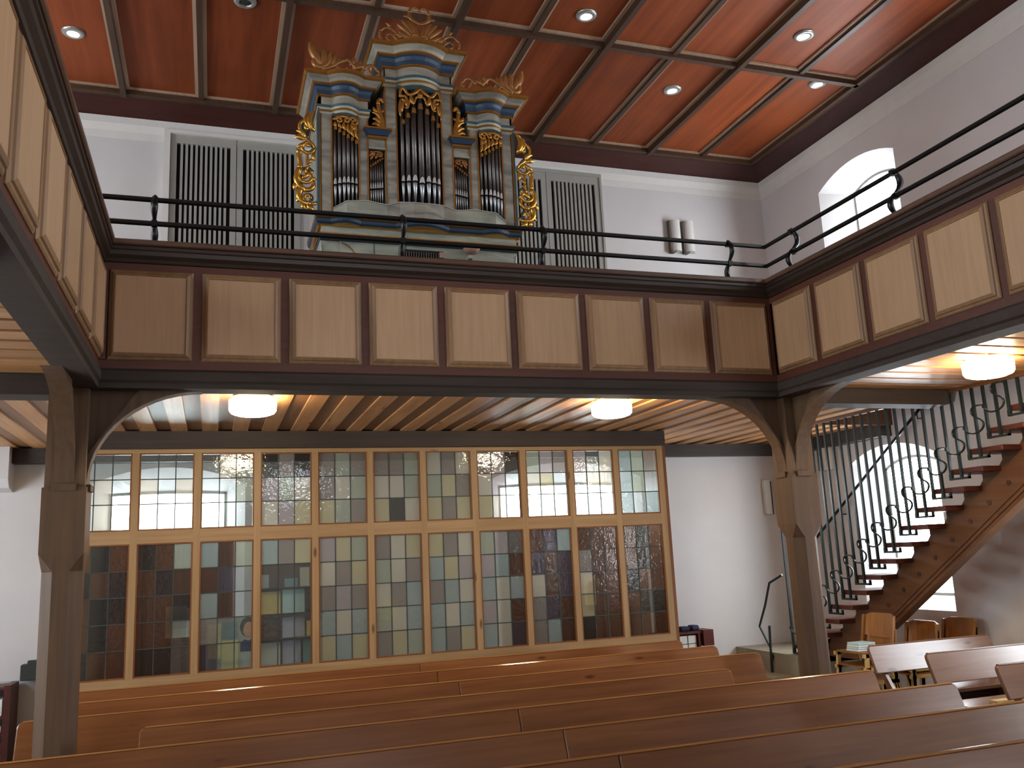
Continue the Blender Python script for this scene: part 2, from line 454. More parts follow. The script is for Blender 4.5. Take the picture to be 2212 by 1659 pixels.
window(mB, -1.13, .16, .42, .885, .905, .36, (0, -1, 0), 'arched window behind the glass screen, left of the pair', 0, 0)
window(mB, 3.57, 5.30, .42, .885, .905, .36, (0, -1, 0), 'arched window behind the glass screen, right of the pair', 0, 0)
window(mF, 1.5, 2.5, 2.02, 3.53, 4.08, .36, (0, 1, 0), 'tall window behind the viewer', 1, 4)
# brown panelling that fills the niches below the two rear windows
for x0, x1, lb in ((-1.12, .15, 'reddish brown wooden panelling below the left window behind the screen'), (3.58, 5.29, 'reddish brown wooden panelling below the right window behind the screen')):
    t = thing('window_panelling', ((x0+x1)/2, YR+.15, ZF), lb, 'panelling')
    n = 3 if x1-x0 < 1.5 else 4; w = (x1-x0)/n
    MB().box(x0, x1, YR+.16, YR+.344, ZF, .40).build('backing', 'cupboard_red', t)
    for k in range(n):
        MB().box(x0+k*w+.03, x0+(k+1)*w-.03, YR+.13, YR+.162, ZF+.08, .32).build('wood_panel', 'cupboard_red', t, bevel=.008)
    MB().box(x0-.02, x1+.02, YR+.10, YR+.344, .40, .43).build('sill_board', 'cupboard_red', t)

# ------------------------------------------------------------------ main ceiling: red boards between beams
ceil = MB().box(XL-.5, XR+.5, YF-.5, YR+.5, ZC+.06, ZC+.3).build('ceiling', 'cornice_dark'); struct(ceil, 'panelled ceiling of red brown boards between beams')
D = .36
PX = [7.54-.861*k for k in range(13)]; XLE = XL+D
PX = [x for x in PX if x > XLE+.3]+[XLE]
PYs = [10.44, 8.12, 5.80, 3.48, 1.16]
for j in range(4):
    y1, y0 = PYs[j], PYs[j+1]
    for i in range(len(PX)-1):
        x1, x0 = PX[i], PX[i+1]
        MB().box(x0+.01, x1-.01, y0+.01, y1-.01, ZC+.005, ZC+.062).build('ceiling_panel', 'ceiling_red', ceil)
        b = MB(); w = .038; g = .03; zz = (ZC-.022, ZC+.02)
        b.box(x0+g, x0+g+w, y0+g, y1-g, *zz).box(x1-g-w, x1-g, y0+g, y1-g, *zz).box(x0+g+w, x1-g-w, y0+g, y0+g+w, *zz).box(x0+g+w, x1-g-w, y1-g-w, y1-g, *zz)
        b.build('panel_moulding', 'ceiling_strip', ceil)
MB().box(XLE, 7.54, YF, PYs[-1], ZC+.005, ZC+.062).build('ceiling_panel', 'ceiling_red', ceil)
for i, x in enumerate(PX[1:-1]):
    main = (i % 2 == 1)
    MB().box(x-.03, x+.03, YF, 10.44, ZC-(.105 if main else .055), ZC+.06).build('ceiling_beam', 'ceiling_beam_brown', ceil)
for y in PYs[1:]:
    MB().box(XLE, 7.54, y-.032, y+.032, ZC-.08, ZC+.06).build('ceiling_beam', 'ceiling_beam_brown', ceil)
# perimeter: brown edge beam, dark sloping cornice, pale cove
ring = [(XL, YF), (XR, YF), (XR, YR), (XL, YR)]
tr = MB().sweep(ring, [(D-.005, ZC-.08), (D+.05, ZC-.08), (D+.05, ZC+.05), (D-.09, ZC+.05), (D-.09, ZC-.055), (D-.005, ZC-.08)], closed=True).build('trim_1', 'ceiling_beam_brown')
struct(tr, 'brown edge beam around the ceiling')
tr = MB().sweep(ring, [(-.01, 5.385), (.05, 5.385), (D-.08, ZC-.05), (D-.08, ZC+.07), (-.01, ZC+.07), (-.01, 5.385)], closed=True).build('trim_2', 'cornice_dark')
struct(tr, 'dark brown sloping cornice around the ceiling')
tr = MB().sweep(ring, [(-.01, 5.13), (.006, 5.13), (.02, 5.22), (.065, 5.30), (.07, 5.384), (-.01, 5.384), (-.01, 5.13)], closed=True).build('trim_3', 'cove_paint')
struct(tr, 'pale plaster cove below the cornice')

# ------------------------------------------------------------------ galleries
FX0, FX1, FY = -.765, 4.785, 6.58        # faces of the left, right and rear parapets
YN = 1.0                                # near end of the side galleries that is built
OPX, OPY0, OPY1 = 6.80, 5.0, 8.70      # stair opening
gr = sroot('gallery_rear', (2.0, FY, 1.25), 'rear gallery with beige panelled parapet below the organ')
gl = sroot('gallery_left', (FX0, 4.0, 1.25), 'left side gallery with beige panelled parapet')
grt = sroot('gallery_right', (FX1, 4.0, 1.25), 'right side gallery with beige panelled parapet above the stairs')
# floor slabs
MB().box(XL, FX0-.14, YN, FY+.14, ZP+.035, GF).build('floor_slab', 'plank_dark_x', gl)
# the slab of the rear gallery stops at the stair opening
MB().box(XL, OPX, FY+.14, YR, ZP+.035, GF).box(OPX, XR, OPY1, YR, ZP+.035, GF).build('floor_slab', 'plank_dark_y', gr)
MB().box(FX1+.14, OPX, YN, FY+.14, ZP+.035, GF).box(OPX, XR, YN, OPY0, ZP+.035, GF).build('floor_slab', 'plank_dark_x', grt)

def parapet(root, mp, s0, s1, stiles, ax, cuts=(0, 0)):
    """mp(s, d, z): s along the parapet, d outward from its face. Cap ends mitred by simple overlap."""
    def bar(name, mat, a, b, d0, d1, z0, z1, bevel=0.0):
        m = MB(); p = [mp(a, d0, z0), mp(b, d0, z0), mp(b, d1, z0), mp(a, d1, z0), mp(a, d0, z1), mp(b, d0, z1), mp(b, d1, z1), mp(a, d1, z1)]
        m.poly(p, [(0,3,2,1),(4,5,6,7),(0,1,5,4),(1,2,6,5),(2,3,7,6),(3,0,4,7)])
        return m.build(name, mat, root, bevel=bevel)
    c0, c1 = cuts
    def prof(name, mat, pts, a, b, k):
        # profile extruded along s; ends cut at 45 degrees where two parapets meet (k=-1/+1)
        m = MB(); n = len(pts)
        m.poly([mp(a+k[0]*d, d, z) for d, z in pts]+[mp(b+k[1]*d, d, z) for d, z in pts],
               [tuple(range(n)), tuple(range(2*n-1, n-1, -1))]+[(i, (i+1) % n, n+(i+1) % n, n+i) for i in range(n)])
        return m.build(name, mat, root)
    ZA, ZB = 1.462, 2.122          # foot and head of the panels
    prof('beam', 'beam_grey', [(0, 1.40), (.02, 1.38), (.02, 1.315), (.0, 1.30), (0, 1.262), (-.19, 1.262), (-.19, 1.40)], s0, s1, cuts)
    prof('bottom_rail', 'rail_red', [(-.004, 1.40), (-.004, ZA), (-.12, ZA), (-.12, 1.40)], s0, s1, cuts)
    prof('top_rail', 'rail_red', [(-.004, ZB), (-.004, 2.20), (-.12, 2.20), (-.12, ZB)], s0, s1, cuts)
    prof('cap_moulding', 'cap_dark', [(-.002, 2.175), (.012, 2.18), (.02, 2.20), (.045, 2.225), (.05, 2.255), (.062, 2.262), (.062, 2.285), (-.14, 2.285), (-.14, 2.175)], s0, s1, cuts)
    prof('cap_board', 'cap_board', [(.070, 2.290), (.080, 2.298), (.080, 2.325), (.068, 2.335), (-.17, 2.335), (-.17, 2.290)], s0, s1, cuts)
    prof('back_board', 'rail_red', [(-.06, 1.42), (-.06, 2.18), (-.115, 2.18), (-.115, 1.42)], s0, s1, cuts)
    ed = [s0]+list(stiles)+[s1]; sg = 1 if s1 > s0 else -1; hw = .030
    for k, s in enumerate(stiles):
        bar('stile', 'rail_red', s-hw, s+hw, -.06, -.004, ZA, ZB)
    for k in range(len(ed)-1):
        a = ed[k]+sg*(hw if k > 0 else .045); b = ed[k+1]-sg*(hw if k < len(ed)-2 else .045)
        # raised panel: stepped bolection moulding around a beige field
        def rect(i): return [(a+sg*i, ZA+i), (b-sg*i, ZA+i), (b-sg*i, ZB-i), (a+sg*i, ZB-i)]
        levels = [(0, -.06), (0, .004), (.008, .012), (.020, .016), (.024, .026), (.040, .034), (.046, .034), (.050, .026), (.050, .0)]
        m = MB(); v = []
        for i, d in levels: v += [mp(x, d, z) for x, z in rect(i)]
        m.poly(v, [(4*q+i, 4*q+(i+1) % 4, 4*q+4+(i+1) % 4, 4*q+4+i) for q in range(len(levels)-1) for i in range(4)])
        m.build('panel_moulding', 'mould_tan', root)
        bar('panel', 'panel_beige_z', a+sg*.049, b-sg*.049, -.05, .028, ZA+.049, ZB-.049)
    if s0 < s1: pass
st_r = [-.127, .489, 1.087, 1.69, 2.29, 2.906, 3.505, 4.10]
parapet(gr, lambda s, d, z: (s, FY-d, z), FX0, FX1, [1.0062*q for q in st_r], 'X', (1, -1))
st_y = [6.50-.6*(k+1)+.0 for k in range(9)]
parapet(grt, lambda s, d, z: (FX1-d, s, z), FY, YN, [5.97-.617*k for k in range(7)], 'Y', (-1, 0))
parapet(gl, lambda s, d, z: (FX0+d, s, z), FY, YN, [5.96-.61*k for k in range(7)], 'Y', (-1, 0))
# corner strips
MB().box(FX0-.0, FX0+.04, FY-.01, FY+.05, 1.462, 2.122).build('corner_strip', 'rail_red', gr)
MB().box(FX1-.04, FX1, FY-.01, FY+.05, 1.462, 2.122).build('corner_strip', 'rail_red', gr)

# plank soffits: raised boards with recessed darker boards between
PITCH = .29
x = XL
while x < XR-.02:
    yfar = YR; 
    def ybounds(x0, x1):
        return (FY+.19, YR) if x1 <= OPX+.01 else (OPY1, YR)
    xa, xb = x, min(x+.15, XR)
    if xa < OPX < xb: xb = OPX
    y0, y1 = ybounds(xa, xb)
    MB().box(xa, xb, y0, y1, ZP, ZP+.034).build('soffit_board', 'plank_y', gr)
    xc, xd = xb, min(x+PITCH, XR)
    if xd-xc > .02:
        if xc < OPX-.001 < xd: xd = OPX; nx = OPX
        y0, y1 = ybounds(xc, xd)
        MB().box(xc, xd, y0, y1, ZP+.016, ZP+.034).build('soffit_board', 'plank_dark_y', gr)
    x = xd if xd > xb else xb
def soffit_x(root, x0, x1, ya, yb, opening=False):
    y = yb
    while y > ya+.02:
        x1a = x1
        if opening and y > OPY0+.3: x1a = OPX
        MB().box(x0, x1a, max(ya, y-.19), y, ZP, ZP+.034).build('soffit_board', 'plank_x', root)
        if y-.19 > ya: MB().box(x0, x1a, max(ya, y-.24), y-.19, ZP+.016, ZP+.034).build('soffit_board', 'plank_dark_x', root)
        y -= .24
soffit_x(gl, XL, FX0-.19, 2.6, FY+.02)
soffit_x(grt, FX1+.19, XR, 2.6, FY+.02, True)
# cross beams from the corner posts to the side walls
MB().box(XL, FX0-.2, FY+.04, FY+.28, 1.215, ZP-.0).build('cross_beam', 'beam_grey', gl)
MB().prism([(FX1+.2, 1.215), (6.72, 1.215), (6.82, 1.25), (6.86, ZP), (FX1+.2, ZP)], 'Y', FY+.04, FY+.28).build('cross_beam', 'beam_grey', grt)
# stair opening trim
MB().box(OPX-.04, OPX, OPY0, OPY1, ZP-.03, GF).build('opening_trim', 'stair_wood', grt)
MB().box(OPX, XR, OPY1-.04, OPY1, ZP-.03, GF).build('opening_trim', 'stair_wood', grt)
# ledger beams on the walls
MB().box(5.25, XR, YR-.16, YR, 1.20, ZP).build('ledger_beam', 'ledger_dark', gr)
MB().box(XL, 5.25, YR-.16, YR, 1.20, ZP).build('ledger_beam', 'ledger_dark', gr)
MB().box(XR-.16, XR, OPY1+.0, YR-.16, 1.20, ZP).build('ledger_beam', 'ledger_dark', gr)
MB().box(XL, XL+.16, YN, YR-.16, 1.20, ZP).build('ledger_beam', 'ledger_dark', gl)
# plaster corbel at the far left under the ledger
cb = MB().prism([(YR-.30, 1.36), (YR-.30, 1.02), (YR-.22, .93), (YR-.02, .90), (YR, .90), (YR, 1.36)], 'X', XL, -2.05).build('wall_corbel', 'wall_paint'); struct(cb, 'white plaster corbel on the rear wall at far left')

# ------------------------------------------------------------------ posts with curved braces
def post(cx0, cy0, label, braces, group='timber gallery posts'):
    s = .25; x0, x1, y0, y1 = cx0, cx0+s, cy0, cy0+s; c = .075
    t = thing('gallery_post', ((x0+x1)/2, (y0+y1)/2, ZF), label, 'post', group)
    def ring(z, ch, g=0.0):
        return [(x0-g+ch, y0-g, z), (x1+g-ch, y0-g, z), (x1+g, y0-g+ch, z), (x1+g, y1+g-ch, z), (x1+g-ch, y1+g, z), (x0-g+ch, y1+g, z), (x0-g, y1+g-ch, z), (x0-g, y0-g+ch, z)]
    def stack(levels, name):
        m = MB(); v = []; f = []
        for lv in levels: v += ring(*lv)
        for i in range(len(levels)-1):
            f += [(i*8+k, i*8+(k+1) % 8, i*8+8+(k+1) % 8, i*8+8+k) for k in range(8)]
        f += [tuple(range(7, -1, -1)), tuple((len(levels)-1)*8+k for k in range(8))]
        return m.poly(v, f).build(name, 'post_brown', t)
    stack([(ZF, c), (.02, c), (.14, .001, .012), (.58, .001, .012)], 'shaft')
    stack([(.58, .001, 0.0), (1.262, .001, 0.0)], 'head')
    xm, ym = (x0+x1)/2, (y0+y1)/2
    for d in braces:
        # quarter-arc brace and the board closing the corner behind it
        L = .74; Hh = .66; th = .065; zt = 1.262; pts = []
        n = 14
        for i in range(n+1):
            a = math.pi/2*i/n
            pts.append((L*(1-math.cos(a)) , zt-Hh+Hh*math.sin(a)))   # (distance from post, z) lower edge: concave
        low = pts
        up = [(L*.62, zt), (L*.42, zt), (.02, zt-.42), (0, zt-.46)]
        poly = [(p[0], p[1]) for p in low] + [(L, zt)] + up
        # keep it simple: outline = lower arc, top edge, diagonal upper edge
        poly = low + up
        tri = [(0, zt-.46), (L*.42, zt), (0, zt)]
        def P(q, w, d=d):
            return {'+x': (x1+q[0], ym+w, q[1]), '-x': (x0-q[0], ym+w, q[1]), '+y': (xm+w, y1+q[0], q[1]), '-y': (xm+w, y0-q[0], q[1])}[d]
        def ext(pl, w0, w1, name, par):
            n = len(pl)
            return MB().poly([P(q, w0) for q in pl]+[P(q, w1) for q in pl], [tuple(range(n)), tuple(range(2*n-1, n-1, -1))]+[(i, (i+1) % n, n+(i+1) % n, n+i) for i in range(n)]).build(name, 'post_brown', par)
        br = ext(poly, -th, th*.9, 'brace', t)
        ext(tri, -th*.45, th*.45, 'brace_infill', br)
        ft = {'+x': (x1-.0, x1+.03, ym-th-.01, ym+th+.01), '-x': (x0-.03, x0, ym-th-.01, ym+th+.01), '+y': (xm-th-.01, xm+th+.01, y1, y1+.03), '-y': (xm-th-.01, xm+th+.01, y0-.03, y0)}[d]
        MB().box(*ft, .555, .60).build('brace_foot', 'post_brown', br)
    return t
post(-1.075, 6.62, 'tall chamfered timber post at the left corner below the rear gallery', ('+x', '-y'))
post(4.855, 6.62, 'tall chamfered timber post at the right corner beside the staircase', ('-x', '-y'))
post(-1.075, 3.10, 'timber post under the left gallery, nearest the viewer', ('+y',))
post(4.855, 3.10, 'timber post under the right gallery, nearest the viewer', ('+y',))

# ------------------------------------------------------------------ iron railing on the rear and right parapets
RT, RL = 2.69, 2.505
t = thing('gallery_railing', (2.0, 6.56, 2.335), 'black iron double rail above the rear and right parapets', 'railing')
for z, nm in ((RT, 'top_bar'), (RL, 'lower_bar')):
    MB().tube([(FX0-.1, 6.63, z), (4.835, 6.63, z), (4.835, YN, z)], .021, seg=6).build(nm, 'iron_black', t)
def standard(p, ax):
    def q(d, z): return (p[0]+(d if ax == 'x' else 0), p[1]+(d if ax == 'y' else 0), z)
    pts = []; rad = []
    for i in range(25):
        f = i/24; z = 2.335+f*(RT+.03-2.335)
        d = .06*math.sin(2*math.pi*f)*(1 if ax == 'y' else -1)
        pts.append(q(d, z)); rad.append(.014+.012*abs(math.sin(2*math.pi*f))**1.5)
    o = MB().tube(pts, rad, seg=6, smooth=False) if False else MB().tube(pts, rad, seg=6)
    o = o.build('rail_standard', 'iron_black', t, smooth=True)
    MB().box(p[0]-.02, p[0]+.02, p[1]-.02, p[1]+.02, RL-.022, RL+.022).build('rail_collar', 'iron_black', o)
    MB().box(p[0]-.02, p[0]+.02, p[1]-.02, p[1]+.02, RT-.022, RT+.022).build('rail_collar', 'iron_black', o)
for xx in (-.44, 1.415, 2.62, 4.44): standard((xx, 6.63), 'y')
for yy in (6.23, 4.97, 3.70, 2.4): standard((4.835, yy), 'x')

# ------------------------------------------------------------------ lamps
def drum(x, y, label):
    t = thing('ceiling_lamp', (x, y, ZP-.14), label, 'lamp', 'round lamps under the galleries')
    MB().lathe([(.165, ZP-.025), (.165, ZP)], x, y, 32).build('lamp_base', 'lamp_metal', t, smooth=False)
    MB().lathe([(.05, ZP-.155), (.13, ZP-.15), (.172, ZP-.135), (.187, ZP-.115), (.19, ZP-.03), (.18, ZP-.025)], x, y, 36).build('lamp_shade', 'lamp_glow', t, smooth=True)
drum(.30, 7.42, 'lit round white lamp under the rear gallery, left one')
drum(3.53, 7.42, 'lit round white lamp under the rear gallery, right one')
drum(5.88, 5.33, 'lit round white lamp under the right gallery above the stairs')
def spot(x, y, label, lit=True, big=1.0):
    t = thing('downlight', (x, y, ZC-.02), label, 'downlight', 'recessed ceiling downlights')
    z = ZC
    MB().lathe([(.062, z+.003), (.062, z-.022), (.10*big, z-.016), (.115*big, z-.004), (.115*big, z+.003)], x, y, 28, cap=False).build('trim_ring', 'lamp_metal', t, smooth=True)
    MB().lathe([(.0, z-.012), (.045, z-.014), (.056, z-.01), (.058, z+.002)], x, y, 24, cap=False).build('bulb', 'spot_glow' if lit else 'black_box', t, smooth=True)
spot(-1.47, 9.35, 'lit downlight in the red ceiling at far left')
spot(.23, 8.36, 'unlit downlight in the ceiling left of the organ crest', False)
spot(3.69, 7.71, 'lit downlight in the ceiling just right of the organ crest')
spot(6.25, 7.44, 'lit downlight with wide ring near the right cornice at top')
spot(5.36, 8.88, 'lit downlight in the middle of the right ceiling panels')
spot(7.09, 8.30, 'small lit downlight close to the right cornice')

# ------------------------------------------------------------------ organ
OX, OY = 1.90, 8.00
org = thing('pipe_organ', (OX, OY+.4, GF), 'marbled pipe organ with blue cornices and gilded carving above the rear gallery', 'organ')
def W(u, v, w=0.0): return (OX+u, OY-w, v)
def front(b, pts, w0, w1):
    """outline (u,v) given thickness from w0 to w1 (towards the nave)"""
    return b.prism([(OX+p[0], p[1]) for p in pts], 'Y', OY-w1, OY-w0)
def obox(u0, u1, v0, v1, w0, w1): return MB().box(OX+u0, OX+u1, OY-w1, OY-w0, v0, v1)
def both(fn):
    for s in (-1, 1): fn(s)
SILL = [(0, 3.365), (.1, 3.376), (.22, 3.40), (.345, 3.362), (.43, 3.372), (.52, 3.386), (.62, 3.378), (.74, 3.345), (.86, 3.29)]
# body behind the openings
obox(-.97, .97, 3.0, 4.30, -.72, -.16).build('case_back', 'organ_inside', org)
obox(-.34, .34, 4.30, 4.75, -.72, -.16).build('case_back', 'organ_inside', org)
both(lambda s: obox(*sorted((s*.52, s*.97)), 4.30, 4.60, -.72, -.16).build('case_back', 'organ_inside', org))
both(lambda s: obox(*sorted((s*.345, s*.53)), 4.14, 4.6, -.72, -.22).build('case_back', 'organ_inside', org))
# case sides and tops
both(lambda s: obox(*sorted((s*.965, s*.985)), 3.2, 4.5, -.72, 0).build('case_side', 'organ_marble', org))
both(lambda s: obox(*sorted((s*.985, s*1.0)), 3.22, 4.33, -.10, .015).build('edge_strip', 'organ_teal', org))
both(lambda s: obox(*sorted((s*.335, s*.35)), 4.1, 4.9, -.72, 0).build('case_side', 'organ_marble', org))
# pilasters
def pilaster(u0, u1, v0, v1, w=.0, par=org):
    p = obox(u0, u1, v0, v1, -.16, w).build('pilaster', 'organ_marble', par)
    e = .014
    obox(u0, u0+e, v0+.0, v1, w, w+.006).box(OX+u1-e, OX+u1, OY-w-.006, OY-w, v0, v1).build('gilt_edge', 'gilding', p)
    return p
both(lambda s: pilaster(*sorted((s*.86, s*.985)), 3.26, 4.27))
both(lambda s: pilaster(*sorted((s*.512, s*.612)), 3.36, 4.27))
both(lambda s: pilaster(*sorted((s*.222, s*.348)), 3.36, 4.64))
# lintel of the low flats with its little blue ledge
def flat(s):
    a, b = sorted((s*.348, s*.512))
    l = obox(a, b, 3.955, 4.10, -.16, -.004).build('flat_lintel', 'organ_marble', org)
    obox(a-.0, b+.0, 3.945, 3.965, -.004, .022).build('flat_moulding', 'organ_marble_green', l)
    a, b = sorted((s*.30, s*.555))
    front(MB(), [(a, 4.128), (b, 4.128), (b-.03, 4.07), (a+.03, 4.07)], -.16, .075).build('ledge_cove', 'organ_blue', l)
    obox(a-.012, b+.012, 4.128, 4.146, -.16, .09).build('ledge_top', 'gilding', l)
    obox(a+.03, b-.03, 4.052, 4.07, -.05, .05).build('ledge_foot', 'gilding', l)
both(flat)
# bowed cornices: bands swept along a plan with a convex middle
def plan(u0, u1, b0, b1, sag, depth=.72, n=10):
    """plan from the back at u0 round the front to the back at u1; convex between b0 and b1"""
    pts = [(u0, -depth), (u0, 0), (b0, 0)]
    for i in range(1, n):
        f = i/n; pts.append((b0+(b1-b0)*f, sag*math.sin(math.pi*f)**.8))
    return pts + [(b1, 0), (u1, 0), (u1, -depth)]
def band(name, mat, pl, prof, par, back=-.12):
    path = [(OX+u, OY-w) for u, w in pl]
    # path runs left to right in front: outward is towards -Y, i.e. right-hand normal
    return MB().sweep(path, [(-o, z) for o, z in prof], back=-back).build(name, mat, par)
def cornice(u0, u1, b0, b1, sag, z0, z1, inner=None):
    k = (z1-z0)/.385                       # z0 architrave foot, z1 top
    pl = plan(u0, u1, b0, b1, sag)
    c = band('cornice', 'organ_marble', pl, [(.0, z0+.085*k), (.0, z0+.18*k)], org)
    band('architrave_strip', 'gilding', pl, [(.012, z0+.02*k), (.02, z0+.03*k), (.012, z0+.045*k)], c)
    band('architrave_moulding', 'organ_marble_green', pl, [(.004, z0), (.012, z0+.02*k), (.012, z0+.045*k), (.02, z0+.068*k)], c)
    band('architrave_line', 'organ_teal', pl, [(.028, z0+.066*k), (.032, z0+.086*k)], c)
    band('gilt_line', 'gilding', pl, [(.01, z0+.18*k), (.024, z0+.188*k), (.02, z0+.2*k)], c)
    band('cornice_cove', 'organ_blue', pl, [(.022, z0+.2*k), (.026, z0+.24*k), (.038, z0+.27*k), (.055, z0+.285*k)], c)
    band('gilt_line', 'gilding', pl, [(.058, z0+.284*k), (.074, z0+.292*k), (.072, z0+.306*k)], c)
    band('cornice_band', 'organ_marble', pl, [(.072, z0+.304*k), (.09, z0+.325*k), (.125, z0+.352*k)], c)
    band('gilt_top', 'gilding', pl, [(.134, z0+.35*k), (.152, z0+.36*k), (.15, z0+.385*k)], c)
    path = [(OX+u, OY-w) for u, w in pl]
    n = len(path)
    MB().poly([(x, y, z1-.006) for x, y in path], [tuple(range(n))]).build('cornice_lid', 'organ_teal', c)
    return c
both(lambda s: cornice(*((-.985, -.512, -.86, -.612) if s < 0 else (.512, .985, .612, .86)), .075, 4.265, 4.645))
cornice(-.348, .348, -.222, .222, .11, 4.635, 5.055)
# arched blue soffit boards above the pipes
both(lambda s: obox(*sorted((s*.612, s*.86)), 4.235, 4.27, -.05, .03).build('opening_head', 'organ_teal', org))
obox(-.222, .222, 4.60, 4.64, -.05, .05).build('opening_head', 'organ_teal', org)
# sill board with the wavy top edge, in facets
def sillboard(s):
    for i in range(len(SILL)-1):
        (a, za), (b, zb) = SILL[i], SILL[i+1]
        def bow(u):
            if u <= .222: return .10*math.cos(u/.222*math.pi/2)+.03
            if .612 <= u <= .86: return .03+.06*math.sin((u-.612)/.248*math.pi)
            return .03
        m = MB(); v = []
        for u, z in ((a, za), (b, zb)):
            w = bow(u)
            v += [W(s*u, 3.20, -.16), W(s*u, 3.20, w), W(s*u, z, w), W(s*u, z, -.16)]
        m.poly(v, [(0,1,5,4),(1,2,6,5),(2,3,7,6),(3,0,4,7),(0,3,2,1),(4,5,6,7)])
        p = m.build('sill_board', 'organ_marble' if a < .3 else 'organ_marble_green', org)
        m = MB(); v = []
        for u, z in ((a, za), (b, zb)):
            w = bow(u)
            v += [W(s*u, z-.002, -.05), W(s*u, z-.002, w+.01), W(s*u, z+.008, w+.01), W(s*u, z+.008, -.05)]
        m.poly(v, [(0,1,5,4),(1,2,6,5),(2,3,7,6),(3,0,4,7),(0,3,2,1),(4,5,6,7)]).build('sill_edge', 'louvre_grey', p)
both(sillboard)
both(lambda s: obox(*sorted((s*.86, s*.985)), 3.20, 3.262, -.16, .004).build('pilaster_foot', 'organ_marble_green', org))
# lower mouldings
bpl = [(-1.0, -.72), (-1.0, .02), (-.88, .02)] + [(-.88+.27*i/8, .02+.06*math.sin(math.pi*i/8)) for i in range(1, 8)] + [(-.61, .02), (-.26, .02)] + \
      [(-.26+.52*i/10, .02+.11*math.sin(math.pi*i/10)) for i in range(1, 10)] + [(.26, .02), (.61, .02)] + [(.61+.27*i/8, .02+.06*math.sin(math.pi*i/8)) for i in range(1, 8)] + [(.88, .02), (1.0, .02), (1.0, -.72)]
bm_ = band('base_moulding', 'organ_blue', bpl, [(-.005, 3.13), (.02, 3.15), (.03, 3.175), (.012, 3.19)], org)
band('gilt_line', 'gilding', bpl, [(.02, 3.188), (.036, 3.196), (.03, 3.21)], bm_)
band('gilt_line', 'gilding_bright', bpl, [(-.02, 3.112), (.012, 3.118), (.0, 3.134)], bm_)
obox(-.965, .965, 3.02, 3.125, -.72, .01).build('base_frieze', 'organ_marble_green', org)
b2 = obox(-.985, .985, 2.985, 3.022, -.72, .05).build('base_moulding', 'organ_blue', org)
obox(-1.0, 1.0, 3.022, 3.036, -.72, .06).build('gilt_line', 'gilding', b2)
# lower case with curved brackets
low = obox(-.80, .80, GF, 2.985, -.72, -.02).build('lower_case', 'organ_marble_green', org)
def bracket(s):
    pts = [(.79, 2.985), (.98, 2.985), (.97, 2.93)] + [(.97-.17*(1-math.cos(math.pi/2*i/8))-.0, 2.93-.24*math.sin(math.pi/2*i/8)) for i in range(1, 9)] + [(.79, 2.69)]
    br = front(MB(), [(s*u, v) for u, v in pts], -.60, -.03).build('case_bracket', 'organ_marble_green', org)
    e = [(.975, 2.95)] + [(.97-.17*(1-math.cos(math.pi/2*i/8)), 2.93-.24*math.sin(math.pi/2*i/8)) for i in range(0, 9)]
    MB().tube([W(s*u, v, -.03) for u, v in e], .012, seg=5).build('bracket_edge', 'organ_marble', br)
both(bracket)
for uu in (-.47, -.16, .50): obox(uu-.004, uu+.004, 2.6, 2.985, -.022, -.016).build('panel_joint', 'organ_teal', low)
MB().tube([W(*p, -.018) for p in bez((-.78, 2.97), (-.68, 2.94), (-.63, 2.85), (-.62, 2.72), 10)], .006, seg=5).build('panel_line', 'gilding', low)
rk = obox(-.205, .21, 2.855, 2.945, -.03, -.012).build('music_rack', 'organ_inside', org)
for k in range(16): obox(-.19+.0245*k, -.182+.0245*k, 2.86, 2.915, -.012, .006).build('rack_slat', 'pipe_tin', rk)
obox(.165, .21, 2.87, 2.925, -.012, .02).build('rack_block', 'lamp_pink', rk)
lp = MB().lathe([(.005, 2.905), (.05, 2.91), (.075, 2.93), (.085, 2.955), (.07, 2.972), (.03, 2.98), (.004, 2.982)], OX+.47, OY-.09, 18).build('desk_lamp', 'lamp_pink', org, smooth=True)
obox(.45, .49, 2.87, 2.91, -.03, .06).build('lamp_arm', 'louvre_grey', lp)

# pipes
def pipe(u, w, r, zb, zm, zt, par=org):
    x, y = OX+u, OY-w
    o = MB().lathe([(r, zm), (r, zt)], x, y, 14).build('organ_pipe', 'pipe_tin', par, smooth=False)
    for p in o.data.polygons: p.use_smooth = len(p.vertices) == 4
    ft = MB().lathe([(r*.26, zb), (r*.98, zm-.028), (r*.98, zm-.02)], x, y, 14).build('pipe_foot', 'pipe_foot_tin', o, smooth=False)
    for p in ft.data.polygons: p.use_smooth = len(p.vertices) == 4
    MB().lathe([(r*.8, zm-.021), (r*.8, zm+.001)], x, y, 12).build('pipe_mouth', 'organ_inside', o)
    # lip above the mouth
    n = 8; v = []; f = []
    for i in range(n+1):
        a = math.radians(205+130*i/n)
        h = .055*math.sin(math.pi*i/n)+.004
        v += [(x+r*1.06*math.cos(a), y+r*1.06*math.sin(a), zm-.002), (x+r*1.06*math.cos(a), y+r*1.06*math.sin(a), zm+h)]
    for i in range(n): f.append((2*i, 2*i+2, 2*i+3, 2*i+1))
    MB().poly(v, f).build('pipe_lip', 'pipe_lip_tin', o)
def tassel(u, v, w, k=1.0):
    return [(u-.013*k, v), (u+.013*k, v), (u+.021*k, v-.05*k), (u-.021*k, v-.05*k)], w
for k in range(7):
    f = k-3; u = f*.061+(.0 if abs(f) < 3 else 0); r = [.029, .026, .022, .019][abs(f)]
    u = [0, .068, .127, .178][abs(f)]*(1 if f > 0 else -1)
    pipe(u, .02+.035*math.cos(f/3*math.pi/2), r, 3.37, 3.60+(.01 if abs(f) == 0 else .03*(abs(f) > 0)), 4.60)
